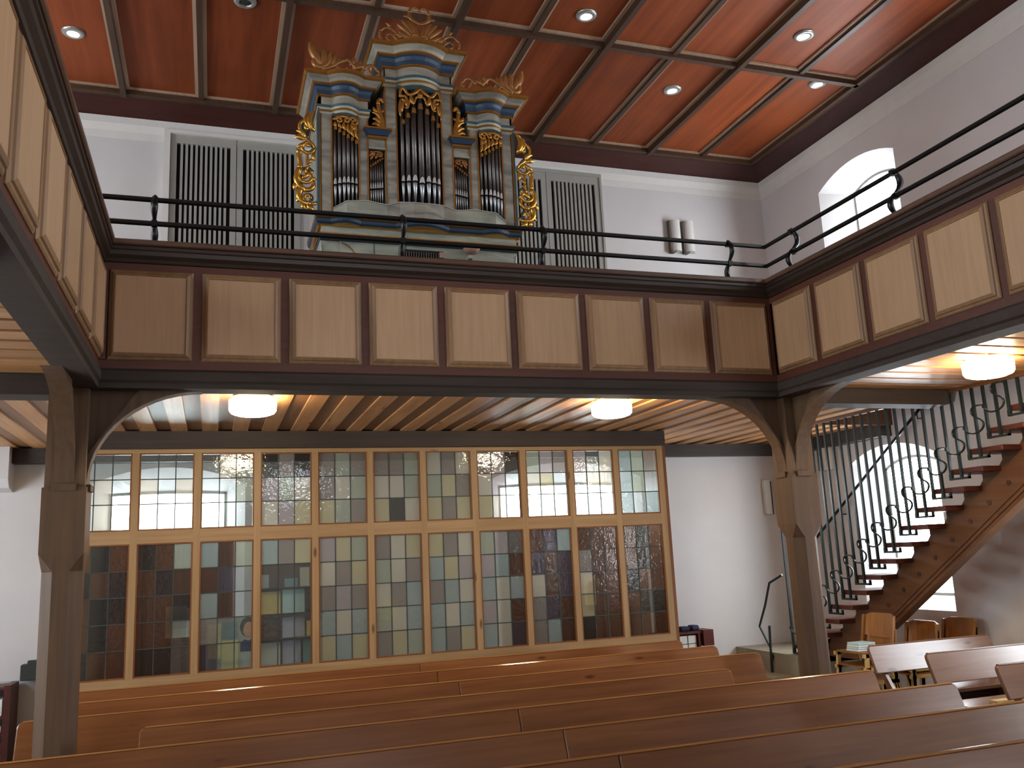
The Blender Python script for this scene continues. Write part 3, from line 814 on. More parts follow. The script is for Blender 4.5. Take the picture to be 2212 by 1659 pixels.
def tower_pipes(s):
    for k in range(6):
        f = k/5; u = .635+.20*f
        pipe(s*u, -.01+.035*math.sin(math.pi*f), [.015, .0155, .0165, .017, .0175, .018][k], 3.37-.05*f, 3.575+.005*k*(-1), 4.24)
    for k in range(6):
        f = k/5; u = .372+.115*f
        pipe(s*u, -.05, .0098, 3.36, 3.575-.004*k, 3.94)
both(tower_pipes)

# ------------------------------------------------------------------ carving
def carve(name, mat, curves, par, w=.06, flat=.55, seg=6):
    """curves: list of (points(u,v), r0, r1, shape) swept as rounded carved stems and leaves"""
    b = MB()
    for pts, r0, r1, sh in curves:
        n = len(pts); rad = []
        for i in range(n):
            t = i/(n-1)
            if sh == 'leaf': r = r1+(r0-r1)*math.sin(math.pi*min(1, (t*.92+.08)))**.8
            elif sh == 'taper': r = r0+(r1-r0)*t
            else: r = r1+(r0-r1)*math.sin(math.pi*t)
            rad.append(max(.003, r*1.25))
        b.tube([W(u, v, w+.012*math.sin(3.0*i)) if False else W(u, v, w) for i, (u, v) in enumerate(pts)], rad, seg=seg, flat=flat, ref=(0, 1, 0))
    return b.build(name, mat, par, smooth=True)
def leaf(p, q, bend, r=.02, n=8):
    dx, dy = q[0]-p[0], q[1]-p[1]; nx, ny = -dy*bend, dx*bend
    return (bez(p, (p[0]+dx*.33+nx, p[1]+dy*.33+ny), (p[0]+dx*.75+nx*.9, p[1]+dy*.75+ny*.9), q, n), r, .003, 'leaf')
def curl(*a, r0=.014, r1=.006, n=16): return (spiral(*a, n), r0, r1, 'taper')
def stem(a, b, c, d, r0=.014, r1=.008, n=12): return (bez(a, b, c, d, n), r0, r1, 'taper')
def mir(cs, s): return [([(s*u, v) for u, v in pts], r0, r1, sh) for pts, r0, r1, sh in cs]
# centre crest
half = [stem((0, 5.285), (.05, 5.30), (.115, 5.32), (.10, 5.395), .018, .016), stem((.10, 5.395), (.09, 5.47), (.02, 5.49), (.0, 5.425), .016, .014),
        leaf((.09, 5.33), (.165, 5.345), .2, .014), curl(.055, 5.115, .055, .012, 200, -330, r0=.022, r1=.012), stem((.02, 5.09), (.0, 5.2), (.06, 5.25), (.1, 5.30), .02, .012),
        leaf((.05, 5.15), (.13, 5.31), .12, .024), leaf((.07, 5.14), (.185, 5.30), .10, .026), leaf((.08, 5.12), (.235, 5.255), .10, .028), leaf((.09, 5.11), (.225, 5.18), -.08, .022),
        leaf((.09, 5.10), (.245, 5.075), -.25, .024), leaf((.14, 5.10), (.27, 5.13), .2, .016),
        stem((.20, 5.10), (.27, 5.21), (.36, 5.22), (.40, 5.14), .014, .012), stem((.40, 5.14), (.42, 5.09), (.40, 5.06), (.385, 5.07), .013, .01),
        stem((.23, 5.07), (.28, 5.13), (.32, 5.15), (.335, 5.10), .013, .011), stem((.335, 5.10), (.34, 5.06), (.31, 5.05), (.30, 5.07), .012, .008),
        leaf((.30, 5.19), (.345, 5.24), .3, .014), stem((.15, 5.06), (.1, 5.055), (.05, 5.055), (0, 5.06), .012, .014)]
cr = carve('crest_carving', 'carved_amber', mir(half, 1)+mir(half, -1), org, w=.15)
# side crests
side = [curl(1.0, 4.735, .068, .012, 150, 620, r0=.03, r1=.016), leaf((.99, 4.72), (1.075, 4.95), -.10, .036), leaf((.98, 4.70), (1.035, 4.86), -.05, .034), leaf((.96, 4.69), (.955, 4.885), .05, .034),
        leaf((.94, 4.69), (.895, 4.875), .12, .028), leaf((.92, 4.69), (.845, 4.855), .18, .024), leaf((.90, 4.70), (.80, 4.83), .25, .02),
        stem((.97, 4.675), (.90, 4.66), (.84, 4.76), (.74, 4.79), .024, .018), stem((.74, 4.79), (.70, 4.80), (.68, 4.76), (.64, 4.72), .018, .02), stem((.86, 4.72), (.81, 4.71), (.80, 4.68), (.79, 4.66), .014, .012),
        leaf((.70, 4.74), (.665, 4.835), .2, .022), leaf((.66, 4.72), (.60, 4.81), .2, .022), leaf((.70, 4.70), (.61, 4.665), .2, .026), leaf((.66, 4.70), (.55, 4.745), -.2, .026), leaf((.72, 4.72), (.73, 4.66), .2, .018),
        stem((.57, 4.71), (.53, 4.78), (.46, 4.79), (.425, 4.70), .016, .013), stem((.425, 4.70), (.41, 4.67), (.44, 4.66), (.445, 4.68), .013, .01), stem((.53, 4.75), (.52, 4.70), (.50, 4.68), (.49, 4.66), .013, .012)]
both(lambda s: carve('crest_carving', 'carved_amber', mir(side, s), org, w=.13))
# side wings: a chain of scrolls with leaves
wing = [leaf((1.03, 4.07), (1.02, 4.285), -.35, .03), leaf((1.05, 4.08), (1.10, 4.24), -.25, .024), curl(1.075, 4.12, .045, .012, -60, 300, r0=.018, r1=.012),
        stem((1.10, 4.165), (1.19, 4.18), (1.19, 4.08), (1.12, 4.0), .015, .014), stem((1.12, 4.0), (1.08, 3.95), (1.03, 3.94), (1.02, 3.88), .014, .01),
        leaf((1.12, 4.0), (1.20, 4.06), .3, .022), leaf((1.13, 3.97), (1.215, 3.985), .3, .024), leaf((1.12, 3.95), (1.195, 3.90), -.2, .02),
        curl(1.10, 3.90, .072, .022, 180, 520, r0=.012, r1=.016), curl(1.10, 3.925, .03, .01, 0, 300, r0=.016, r1=.01),
        stem((1.16, 3.86), (1.20, 3.80), (1.15, 3.74), (1.17, 3.68), .02, .02), leaf((1.17, 3.80), (1.205, 3.875), .2, .018), stem((1.10, 3.83), (1.10, 3.79), (1.10, 3.74), (1.10, 3.70), .012, .012), leaf((1.11, 3.74), (1.06, 3.79), .2, .016), leaf((1.03, 3.77), (1.02, 3.85), -.3, .016),
        stem((1.17, 3.68), (1.22, 3.60), (1.21, 3.50), (1.13, 3.47), .02, .024), curl(1.105, 3.60, .085, .02, 60, -330, r0=.016, r1=.014), curl(1.075, 3.66, .045, .015, 100, -180, r0=.012, r1=.014),
        stem((1.13, 3.47), (1.06, 3.45), (1.02, 3.52), (1.05, 3.56), .022, .014), curl(1.055, 3.57, .03, .01, 180, -90, r0=.012, r1=.008), leaf((1.15, 3.58), (1.09, 3.66), .2, .022), leaf((1.18, 3.53), (1.21, 3.45), .3, .02),
        stem((1.16, 3.47), (1.20, 3.40), (1.17, 3.33), (1.10, 3.33), .026, .022), curl(1.09, 3.385, .055, .016, 250, 560, r0=.018, r1=.014), leaf((1.17, 3.40), (1.205, 3.34), -.2, .02), leaf((1.13, 3.33), (1.12, 3.27), .3, .02), leaf((1.10, 3.33), (1.03, 3.265), .2, .026), leaf((1.07, 3.33), (1.015, 3.36), .3, .016)]
both(lambda s: carve('side_wing_carving', 'gilding_bright', mir(wing, s), org, w=.0, flat=.7))
wblue = [stem((1.10, 4.14), (1.16, 4.15), (1.16, 4.08), (1.10, 3.99), .016, .016), stem((1.10, 3.99), (1.06, 3.95), (1.04, 3.92), (1.03, 3.86), .018, .012), curl(1.10, 3.90, .055, .04, 200, 380, r0=.014, r1=.014, n=10),
         curl(1.105, 3.62, .065, .06, 60, 150, r0=.016, r1=.02, n=8), stem((1.16, 3.62), (1.17, 3.56), (1.16, 3.5), (1.13, 3.49), .014, .012), curl(1.09, 3.385, .042, .03, 90, 250, r0=.014, r1=.012, n=8)]
for cv in (wblue[0:2], wblue[2:3], wblue[3:4], wblue[4:5], wblue[5:6]): both(lambda s: carve('wing_inlay', 'organ_teal', mir(cv, s), org, w=-.012, flat=.5))
# leaf ornaments standing on the ledges
orn = [stem((.40, 4.15), (.36, 4.25), (.40, 4.33), (.41, 4.42), .022, .018), stem((.41, 4.42), (.42, 4.49), (.36, 4.50), (.365, 4.44), .018, .012),
       leaf((.39, 4.17), (.475, 4.20), .4, .02), leaf((.39, 4.20), (.47, 4.26), .4, .022), leaf((.385, 4.24), (.475, 4.33), .35, .022), leaf((.40, 4.34), (.46, 4.39), -.3, .018), leaf((.40, 4.36), (.355, 4.37), .4, .014), stem((.38, 4.15), (.36, 4.22), (.37, 4.3), (.40, 4.34), .02, .014)]
both(lambda s: carve('ledge_carving', 'gilding', mir(orn, s), org, w=.02))
# pierced carving with tassels over the pipes
def fret(s):
    cs = [curl(.80, 4.195, .032, .01, 0, 400, r0=.013, r1=.01), curl(.72, 4.20, .03, .01, 180, -220, r0=.013, r1=.01), curl(.655, 4.19, .034, .01, 90, 480, r0=.013, r1=.01), stem((.85, 4.19), (.83, 4.24), (.75, 4.25), (.69, 4.225), .014, .012), stem((.69, 4.225), (.66, 4.24), (.63, 4.24), (.62, 4.2), .012, .01)]
    cs += [leaf((.80, 4.17), (.775, 4.11), .2, .016), leaf((.75, 4.18), (.735, 4.09), .2, .016), leaf((.71, 4.17), (.69, 4.06), .2, .016), leaf((.67, 4.15), (.655, 4.03), .2, .016), leaf((.64, 4.15), (.62, 4.01), .1, .014), leaf((.83, 4.17), (.835, 4.12), .2, .014), leaf((.64, 4.18), (.63, 4.08), .1, .016), leaf((.68, 4.18), (.66, 4.10), .1, .016)]
    c = carve('fretwork_carving', 'gilding', mir(cs, s), org, w=.045)
    for k in range(6):
        f = k/5; u = .635+.20*f; v = 4.005+.125*f; p, _ = tassel(u, v, 0, .75)
        front(MB(), [(s*a, b) for a, b in p], .03, .05).build('tassel', 'gilding_bright', c)
    cs = [curl(.40, 3.905, .022, .008, 0, 360, r0=.01, r1=.008), curl(.465, 3.915, .02, .008, 90, 400, r0=.01, r1=.008), leaf((.40, 3.89), (.375, 3.94), .3, .012), leaf((.45, 3.93), (.50, 3.88), .2, .014), leaf((.46, 3.9), (.49, 3.85), .1, .012), leaf((.42, 3.9), (.44, 3.865), .1, .012), leaf((.43, 3.94), (.40, 3.945), .1, .01), stem((.37, 3.935), (.41, 3.945), (.46, 3.945), (.50, 3.93), .009, .009)]
    c = carve('fretwork_carving', 'carved_amber', mir(cs, s), org, w=-.03)
    for k in range(6):
        u = .372+.115*k/5; v = 3.885-.018*k; p, _ = tassel(u, v, 0, .5)
        front(MB(), [(s*a, b) for a, b in p], -.038, -.022).build('tassel', 'gilding', c)
both(fret)
cs = []
cf = [stem((0, 4.605), (.03, 4.57), (.06, 4.55), (.085, 4.535), .018, .014), stem((.085, 4.535), (.12, 4.51), (.14, 4.55), (.165, 4.59), .014, .013), stem((.165, 4.59), (.205, 4.60), (.205, 4.54), (.205, 4.49), .013, .012),
      curl(.165, 4.475, .036, .01, 40, 380, r0=.014, r1=.01), leaf((.0, 4.59), (.0, 4.50), .0, .026), leaf((.09, 4.52), (.065, 4.43), .2, .02), stem((.0, 4.505), (.03, 4.53), (.05, 4.51), (.06, 4.45), .01, .009), stem((.06, 4.45), (.075, 4.42), (.1, 4.45), (.11, 4.47), .009, .009), stem((.11, 4.47), (.12, 4.40), (.14, 4.36), (.155, 4.39), .01, .008), leaf((.17, 4.45), (.19, 4.33), .1, .018), leaf((.2, 4.47), (.205, 4.28), .05, .014), leaf((.13, 4.48), (.13, 4.39), .2, .016)]
c = carve('fretwork_carving', 'gilding', mir(cf, 1)+mir(cf, -1), org, w=.09)
for f in range(-3, 4):
    u = [0, .068, .127, .178][abs(f)]*(1 if f > 0 else -1); v = [4.45, 4.395, 4.33, 4.255][abs(f)]; p, _ = tassel(u, v, 0, [1.25, 1.1, .95, .85][abs(f)])
    front(MB(), p, .065, .09).build('tassel', 'carved_amber' if abs(f) < 2 else 'gilding', c)
# the date in the arch of the centre tower
for ch, u in (('1', -.112), ('8', -.066), ('1', .066), ('2', .112)):
    cu = bpy.data.curves.new('date_numeral', 'FONT'); cu.body = ch; cu.size = .062; cu.extrude = .003; cu.align_x = 'CENTER'
    to = bpy.data.objects.new('date_numeral', cu); COL.objects.link(to)
    dg = bpy.context.evaluated_depsgraph_get(); me = bpy.data.meshes.new_from_object(to.evaluated_get(dg)); bpy.data.objects.remove(to)
    me.materials.clear(); me.materials.append(MATS['lettering'])
    no = bpy.data.objects.new('date_numeral', me); COL.objects.link(no); no.parent = org
    off = BASE[org.name]; no.location = Vector(W(u, 4.578, .035))-off; no.rotation_euler = (math.pi/2, 0, 0)

# ------------------------------------------------------------------ louvred doors on the rear wall
def louvre(x0, x1, z0, z1, label):
    t = thing('louvred_door', ((x0+x1)/2, YR-.03, z0), label, 'louvred door', 'grey louvred doors behind the organ')
    y0, y1 = YR-.055, YR-.012
    MB().box(x0, x1, YR-.012, YR-.002, z0, z1).build('backing', 'louvre_black', t)
    w = .075; g = .004
    MB().box(x0+g, x0+w, y0, y1, z0, z1).box(x1-w, x1-g, y0, y1, z0, z1).box(x0+w, x1-w, y0, y1, z1-.11, z1).box(x0+w, x1-w, y0, y1, z0, z0+.12).build('door_frame', 'louvre_grey', t)
    n = 11; p = (x1-x0-2*w)/n
    for k in range(1, n):
        xx = x0+w+p*k
        MB().box(xx-p*.26, xx+p*.26, y0+.008, y1, z0+.12, z1-.11).build('slat', 'louvre_grey', t)
LZ0, LZ1 = 2.9, 5.235
louvre(-.56, .215, LZ0, LZ1, 'grey louvred door left of the organ, outer leaf')
louvre(.215, .99, LZ0, LZ1, 'grey louvred door left of the organ, inner leaf next to the carved wing')
louvre(3.53, 4.345, LZ0, LZ1-.02, 'grey louvred door right of the organ, inner leaf partly behind the case')
louvre(4.345, 5.16, LZ0, LZ1-.02, 'grey louvred door right of the organ, outer leaf')
tr = MB().box(-.63, -.56, YR-.09, YR, LZ0, LZ1).box(-.63, 1.2, YR-.09, YR, LZ1+.0005, LZ1+.05).build('trim_4', 'cove_paint'); struct(tr, 'white surround of the louvred doors left of the organ')
tr = MB().box(3.4, 5.19, YR-.07, YR, LZ1-.02, LZ1+.03).box(5.16, 5.19, YR-.07, YR, LZ0, LZ1-.02).build('trim_5', 'louvre_grey'); struct(tr, 'grey surround of the louvred doors right of the organ')
# pair of wall lights on the upper rear wall
def tube_light(x, label):
    t = thing('wall_light', (x, YR, 4.17), label, 'wall light', 'tubular wall lights on the upper rear wall')
    n = 10; pts = [(x+.085*math.cos(math.pi+math.pi*i/n), YR-.03+.085*math.sin(math.pi+math.pi*i/n)) for i in range(n+1)]
    MB().prism(pts+[(x+.085, YR), (x-.085, YR)], 'Z', 4.19, 4.66).build('shade', 'white_enamel', t)
    MB().box(x-.102, x-.086, YR-.07, YR, 4.17, 4.66).build('side_bracket', 'sconce_edge', t)
    MB().box(x-.10, x-.03, YR-.10, YR, 4.165, 4.188).build('foot_bracket', 'sconce_edge', t)
tube_light(6.33, 'white tubular wall light on the upper rear wall, left of the pair')
tube_light(6.55, 'white tubular wall light on the upper rear wall, right of the pair')

# ------------------------------------------------------------------ glazed partition under the rear gallery
YP = 9.45
scr = thing('glass_partition', (1.94, YP+.05, ZF), 'pine framed partition of coloured glass panes under the rear gallery', 'partition')
P0, PP, PW = -1.275, .581, .515
XA, XB = P0-.075, P0+PP*11-.066+.075
MB().box(XA, XB-.0, YP-.09, YP+.12, 1.19, ZP).build('header_beam', 'ledger_dark', scr)
MB().box(XA, XB, YP, YP+.09, 1.15, 1.19).build('frame_rail', 'screen_wood_x', scr)
MB().box(XA, XB, YP, YP+.09, -1.075, -1.0).build('frame_rail', 'screen_wood_x', scr)
MB().box(XA, XB, YP+.01, YP+.08, ZF, -1.075).build('base_board', 'screen_wood_x', scr)
for k in range(11):
    a = P0+PP*k
    MB().box(a, a+PW, YP, YP+.09, .262, .388).build('frame_rail', 'screen_wood_x', scr)
for k in range(12):
    a = P0+PP*k-.066
    MB().box(XA if k == 0 else a, XB if k == 11 else a+.066, YP, YP+.09, -1.0, 1.15).build('mullion', 'screen_wood_z', scr)
MB().box(XB, XB+.05, YP+.02, YP+.5, -1.85, 1.19).build('end_board', 'screen_bead', scr)
UP = ['ccc cwc cwc', 'ccc wcw www', 'cwc ccg wcc', 'dkd lgw wly', 'kgk kwg ygk', 'kkg wwg ydw', 'wkw gyk yky', 'kld wlc ywc', 'glk wyc cww', 'lcw cww bww', 'bgc bgc bcb']
LO = ['mdm dmd mdd mdm dmm', 'dmg mdm mmd mmc ddc', 'bmg mvc bmc kcc vcc', 'bky ccc ccc ccc ccc', 'lyg wky klk bwb yby', 'kwy gwk wkb gwb kyg', 'ykw byl kbw bwb bky', 'glc lbm bwb lwm bwv', 'mvb vmv wmv kvm kbm', 'mmm kmm wmm ymm dmm', 'mdm mdm dmm mdd mmm']
def lights(k, z0, z1, rows, pat, par):
    a = P0+PP*k; b = a+PW; m = .014
    bd = MB().box(a, a+m, YP+.005, YP+.05, z0, z1).box(b-m, b, YP+.005, YP+.05, z0, z1).box(a+m, b-m, YP+.005, YP+.05, z0, z0+m).box(a+m, b-m, YP+.005, YP+.05, z1-m, z1).build('glazing_bead', 'screen_bead', par)
    a += m; b -= m; z0 += m; z1 -= m; g = MB()
    for i in range(1, 3): g.box(a+(b-a)*i/3-.005, a+(b-a)*i/3+.005, YP+.022, YP+.034, z0, z1)
    for j in range(1, rows): g.box(a, b, YP+.022, YP+.034, z0+(z1-z0)*j/rows-.005, z0+(z1-z0)*j/rows+.005)
    g.build('lead_came', 'lead', bd)
    rr = pat.split()
    for j in range(rows):
        for i in range(3):
            zt = z1-(z1-z0)*j/rows; zb = z1-(z1-z0)*(j+1)/rows
            MB().box(a+(b-a)*i/3, a+(b-a)*(i+1)/3, YP+.026, YP+.030, zb, zt).build('glass_pane', 'pane_'+rr[j][i], par)
for k in range(11):
    lights(k, .388, 1.15, 3, UP[k], scr)
    lights(k, -1.0, .262, 5, LO[k], scr)

# leaflets, posters and a rack behind the glass
rk = thing('leaflet_rack', (.82, 9.95, ZF), 'brown wooden leaflet rack standing behind the fourth column of panes', 'rack')
MB().box(.47, 1.14, 9.95, 9.98, ZF, .0).build('back_panel', 'cupboard_red', rk)
for z in (-.24, -.52, -.76, -1.10): MB().box(.47, 1.14, 9.83, 9.95, z-.02, z).build('shelf', 'cupboard_red', rk)
for xx in (.50, 1.08): MB().box(xx, xx+.03, 9.951, 9.979, ZF, -.1).build('upright', 'cupboard_red', rk)
def sheet(x0, x1, z0, z1, y, mat, label, tilt=.02):
    o = MB().prism([(y, z0), (y+.004, z0), (y+.004+tilt, z1), (y+tilt, z1)], 'X', x0, x1).build('leaflet', mat, loc=None)
    return tag(o, label, 'leaflet', 'leaflets and posters behind the partition')
sheet(.48, .58, -.239, -.10, 9.90, 'paper_grey', 'small grey leaflet at the left of the rack top shelf')
sheet(.74, .88, -.239, -.15, 9.90, 'paper_teal', 'small teal leaflet in the middle of the rack top shelf')
sheet(.90, 1.0, -.239, -.04, 9.89, 'paper_white', 'upright white leaflet standing taller on the rack top shelf')
sheet(.49, .70, -.519, -.28, 9.90, 'paper_yellow', 'yellowish leaflet at the left of the rack second shelf')
sheet(.72, .95, -.519, -.25, 9.90, 'paper_blue', 'pale blue leaflet in the middle of the rack second shelf')
sheet(.97, 1.12, -.519, -.30, 9.89, 'hair_dark', 'dark leaflet at the right of the rack second shelf')
sheet(.72, .95, -.759, -.55, 9.90, 'paper_lilac', 'lilac leaflet on the rack third shelf')
sheet(.97, 1.12, -.759, -.60, 9.90, 'paper_yellow', 'straw yellow leaflet at the right of the rack third shelf')
sheet(.48, .70, -1.099, -.80, 9.90, 'paper_white', 'white leaflet at the left of the rack lowest shelf')
sheet(.72, .91, -1.099, -.78, 9.90, 'paper_lilac', 'lilac grey leaflet in the middle of the rack lowest shelf')
sheet(.93, 1.13, -1.099, -.76, 9.89, 'paper_teal', 'large teal leaflet at the right of the rack lowest shelf')
pb = thing('pinboard', (.22, 9.70, ZF), 'free standing pinboard behind the third column of panes', 'pinboard')
MB().box(-.04, .47, 9.70, 9.72, -1.12, -.50).build('board', 'paper_grey', pb)
MB().box(-.02, .01, 9.72, 9.75, ZF, -.5).build('leg', 'cupboard_red', pb); MB().box(.43, .46, 9.72, 9.75, ZF, -.5).build('leg', 'cupboard_red', pb)
def flatsheet(x0, x1, z0, z1, mat, label, y=9.695):
    o = MB().box(x0, x1, y, y+.004, z0, z1).build('poster', mat); return tag(o, label, 'poster', 'leaflets and posters behind the partition')
flatsheet(-.02, .10, -.90, -.56, 'paper_cream', 'narrow cream poster at the left of the pinboard')
flatsheet(.11, .26, -.72, -.55, 'paper_teal', 'grey green poster at the top of the pinboard')
flatsheet(.11, .29, -1.05, -.73, 'paper_cream', 'cream poster at the bottom of the pinboard')
po = thing('portrait_poster', (.37, 9.692, -1.02), 'poster of a dark haired face above a blue shirt on the pinboard', 'poster')
MB().box(.27, .47, 9.690, 9.694, -1.02, -.52).build('sheet', 'paper_grey', po)
n = 20
MB().prism([(.36+.075*math.cos(2*math.pi*i/n), -.61+.10*math.sin(2*math.pi*i/n)) for i in range(n)], 'Y', 9.688, 9.690).build('hair_shape', 'hair_dark', po)
MB().prism([(.372+.055*math.cos(2*math.pi*i/n), -.64+.082*math.sin(2*math.pi*i/n)) for i in range(n)], 'Y', 9.686, 9.688).build('face_shape', 'skin_tone', po)
MB().prism([(.29, -.85), (.46, -.85), (.46, -.74), (.40, -.73), (.37, -.745), (.33, -.73), (.29, -.76)], 'Y', 9.687, 9.690).build('shirt_shape', 'shirt_blue', po)
flatsheet(-.42, -.22, -.66, -.36, 'paper_grey', 'grey notice sheet behind the second column of panes', 9.56)
flatsheet(-.225, -.13, -.66, -.38, 'paper_white', 'white half sheet beside the grey notice behind the second column', 9.555)
flatsheet(4.05, 4.19, -.62, -.30, 'paper_cream', 'pale green notice behind the tenth column of panes', 9.56)
flatsheet(1.70, 1.90, -.62, -.42, 'paper_cream', 'cream notice behind the sixth column of panes', 9.58)

# ------------------------------------------------------------------ staircase
TY = lambda k: 6.031+.2546*k
TZ = lambda k: 1.104-.1687*k
K0, K1 = -2, 14
st = thing('staircase', (7.3, 8.0, ZF), 'open staircase of dark red treads on a heavy timber stringer', 'staircase')
for k in range(K0, K1+1):
    y, z = TY(k), TZ(k)
    MB().box(6.80, 7.56, y-.40, y, z-.05, z).build('tread', 'tread_red', st, bevel=.006)
def stringer(x0, x1):
    top = []
    for k in range(K1, K0-1, -1):
        y, z = TY(k)-.0, TZ(k)-.05
        top += [(y-.125, z-.169), (y-.125, z-.1187), (y-.17, z-.065), (y-.17, z), (y-.3796, z)]
    yb, zb = TY(K1)-.012, -1.38
    yt, zt = TY(K0)-.3796, TZ(K0)-.05
    sl = -.1687/.2546
    def low(y): return TZ(8)-.61+sl*(y-7.92)
    pts = [(TY(K1)+.1, -1.38)] + top + [(yt-.1, zt), (yt-.1, low(yt-.1))]
    yc = 7.92+(-1.38-(TZ(8)-.61))/sl
    pts += [(yc, -1.38)]
    s = MB().prism(pts, 'X', x0, x1).build('stringer', 'stair_wood', st)
    for off, t in ((.05, .012), (.10, .010)):
        a, b = yt+.2, yc-.25
        MB().prism([(a, low(a)+off), (b, low(b)+off), (b, low(b)+off+.022), (a, low(a)+off+.022)], 'X', x0-t, x0).build('stringer_bead', 'stair_wood', s)
    for k in range(0, 11):
        y, z = TY(k)-.205, TZ(k)-.335
        MB().poly([(x0-.006, y+.026*math.cos(2*math.pi*i/8), z+.026*math.sin(2*math.pi*i/8)) for i in range(8)]+[(x0+.01, y+.026*math.cos(2*math.pi*i/8), z+.026*math.sin(2*math.pi*i/8)) for i in range(8)],
                  [tuple(range(8)), tuple(range(15, 7, -1))]+[(i, (i+1) % 8, 8+(i+1) % 8, 8+i) for i in range(8)]).build('stringer_plug', 'pew_dark', s)
stringer(7.03, 7.15)
lnd = thing('stone_landing', (7.3, 10.1, ZF), 'pale stone landing at the foot of the staircase', 'landing')
MB().box(6.74, XR-.004, 9.45, YR-.004, ZF, -1.38).build('landing_block', 'step_stone', lnd)
MB().box(6.42, 6.74, 9.55, YR-.1, ZF, -1.62).build('lower_step', 'step_stone', lnd)
bal = thing('stair_balustrade', (6.8, 8.0, ZF), 'black iron stair balusters with scrolls rising to the gallery soffit', 'balustrade')
XS = 6.772
for k in range(0, K1+1):
    y, z = TY(k), TZ(k)
    for dy in (.05, .177):
        if TZ(k) < 1.15:
            MB().box(XS-.012, XS+.012, y-dy-.012, y-dy+.012, z-.10, ZP-.03).build('baluster', 'iron_grey', bal)
    MB().box(XS-.010, XS+.010, y-.275, y-.03, z-.105, z-.085).box(XS-.010, XS+.010, y-.275, y-.255, z-.105, z-.05).box(XS-.010, XS+.030, y-.05, y-.03, z-.105, z-.05).build('tread_bracket', 'iron_grey', bal)
    c = (y-.05, z+.20)
    p = bez((0, 0), (0, -.04), (-.04, -.067), (-.095, -.067), 7)[:-1]+bez((-.095, -.067), (-.18, -.067), (-.225, -.03), (-.225, .012), 7)[:-1]+bez((-.225, .012), (-.225, .065), (-.108, .07), (-.104, .128), 8)[:-1]+bez((-.104, .128), (-.10, .165), (-.13, .186), (-.165, .186), 6)[:-1]+bez((-.165, .186), (-.21, .186), (-.245, .185), (-.2546, .169), 5)
    if k > 0:
        s = MB().tube([(XS-.016, c[0]+a, c[1]+b) for a, b in p], .0085, seg=6, flat=1.5, ref=(1, 0, 0)).build('scroll', 'iron_grey', bal, smooth=True)
        MB().box(XS-.026, XS+.012, c[0]-.014, c[0]+.014, c[1]-.018, c[1]+.018).build('scroll_clamp', 'iron_grey', s)
# start of the stair rail
nw = thing('stair_newel', (6.70, 9.95, ZF), 'iron newel with angled starting rail at the stair foot', 'newel')
MB().tube([(6.70, 9.95, -1.62), (6.70, 9.93, -1.30), (6.70, 9.91, -1.05)], .017, seg=6).build('newel_post', 'iron_grey', nw)
MB().tube([(6.70, 9.945, -1.55), (6.705, 9.945, -1.50), (6.735, 9.94, -1.43), (6.70, 9.935, -1.37)], .012, seg=6).build('newel_twist', 'iron_grey', nw)
MB().tube([(6.70, 9.93, -1.32), (6.70, 10.13, -1.07), (6.70, 9.96, -.80), (6.70, 9.82, -.52), (6.745, 9.60, -.42)], .016, seg=6).build('starting_rail', 'iron_grey', nw)
hr = thing('wall_handrail', (7.82, 8.5, -.2), 'slanting black iron handrail along the wall beside the stairs', 'handrail')
HS = -.1687/.2546
hz = lambda y: .08+HS*(y-10.14)
MB().tube([(7.80, 10.35, hz(10.35)), (7.80, 5.9, hz(5.9))], .019, seg=8).build('rail', 'iron_black', hr)
for y in (9.7, 8.15, 6.7):
    MB().tube([(7.80, y, hz(y)), (7.80, y, hz(y)-.07), (7.90, y, hz(y)-.07)], .009, seg=6).build('bracket', 'iron_black', hr)

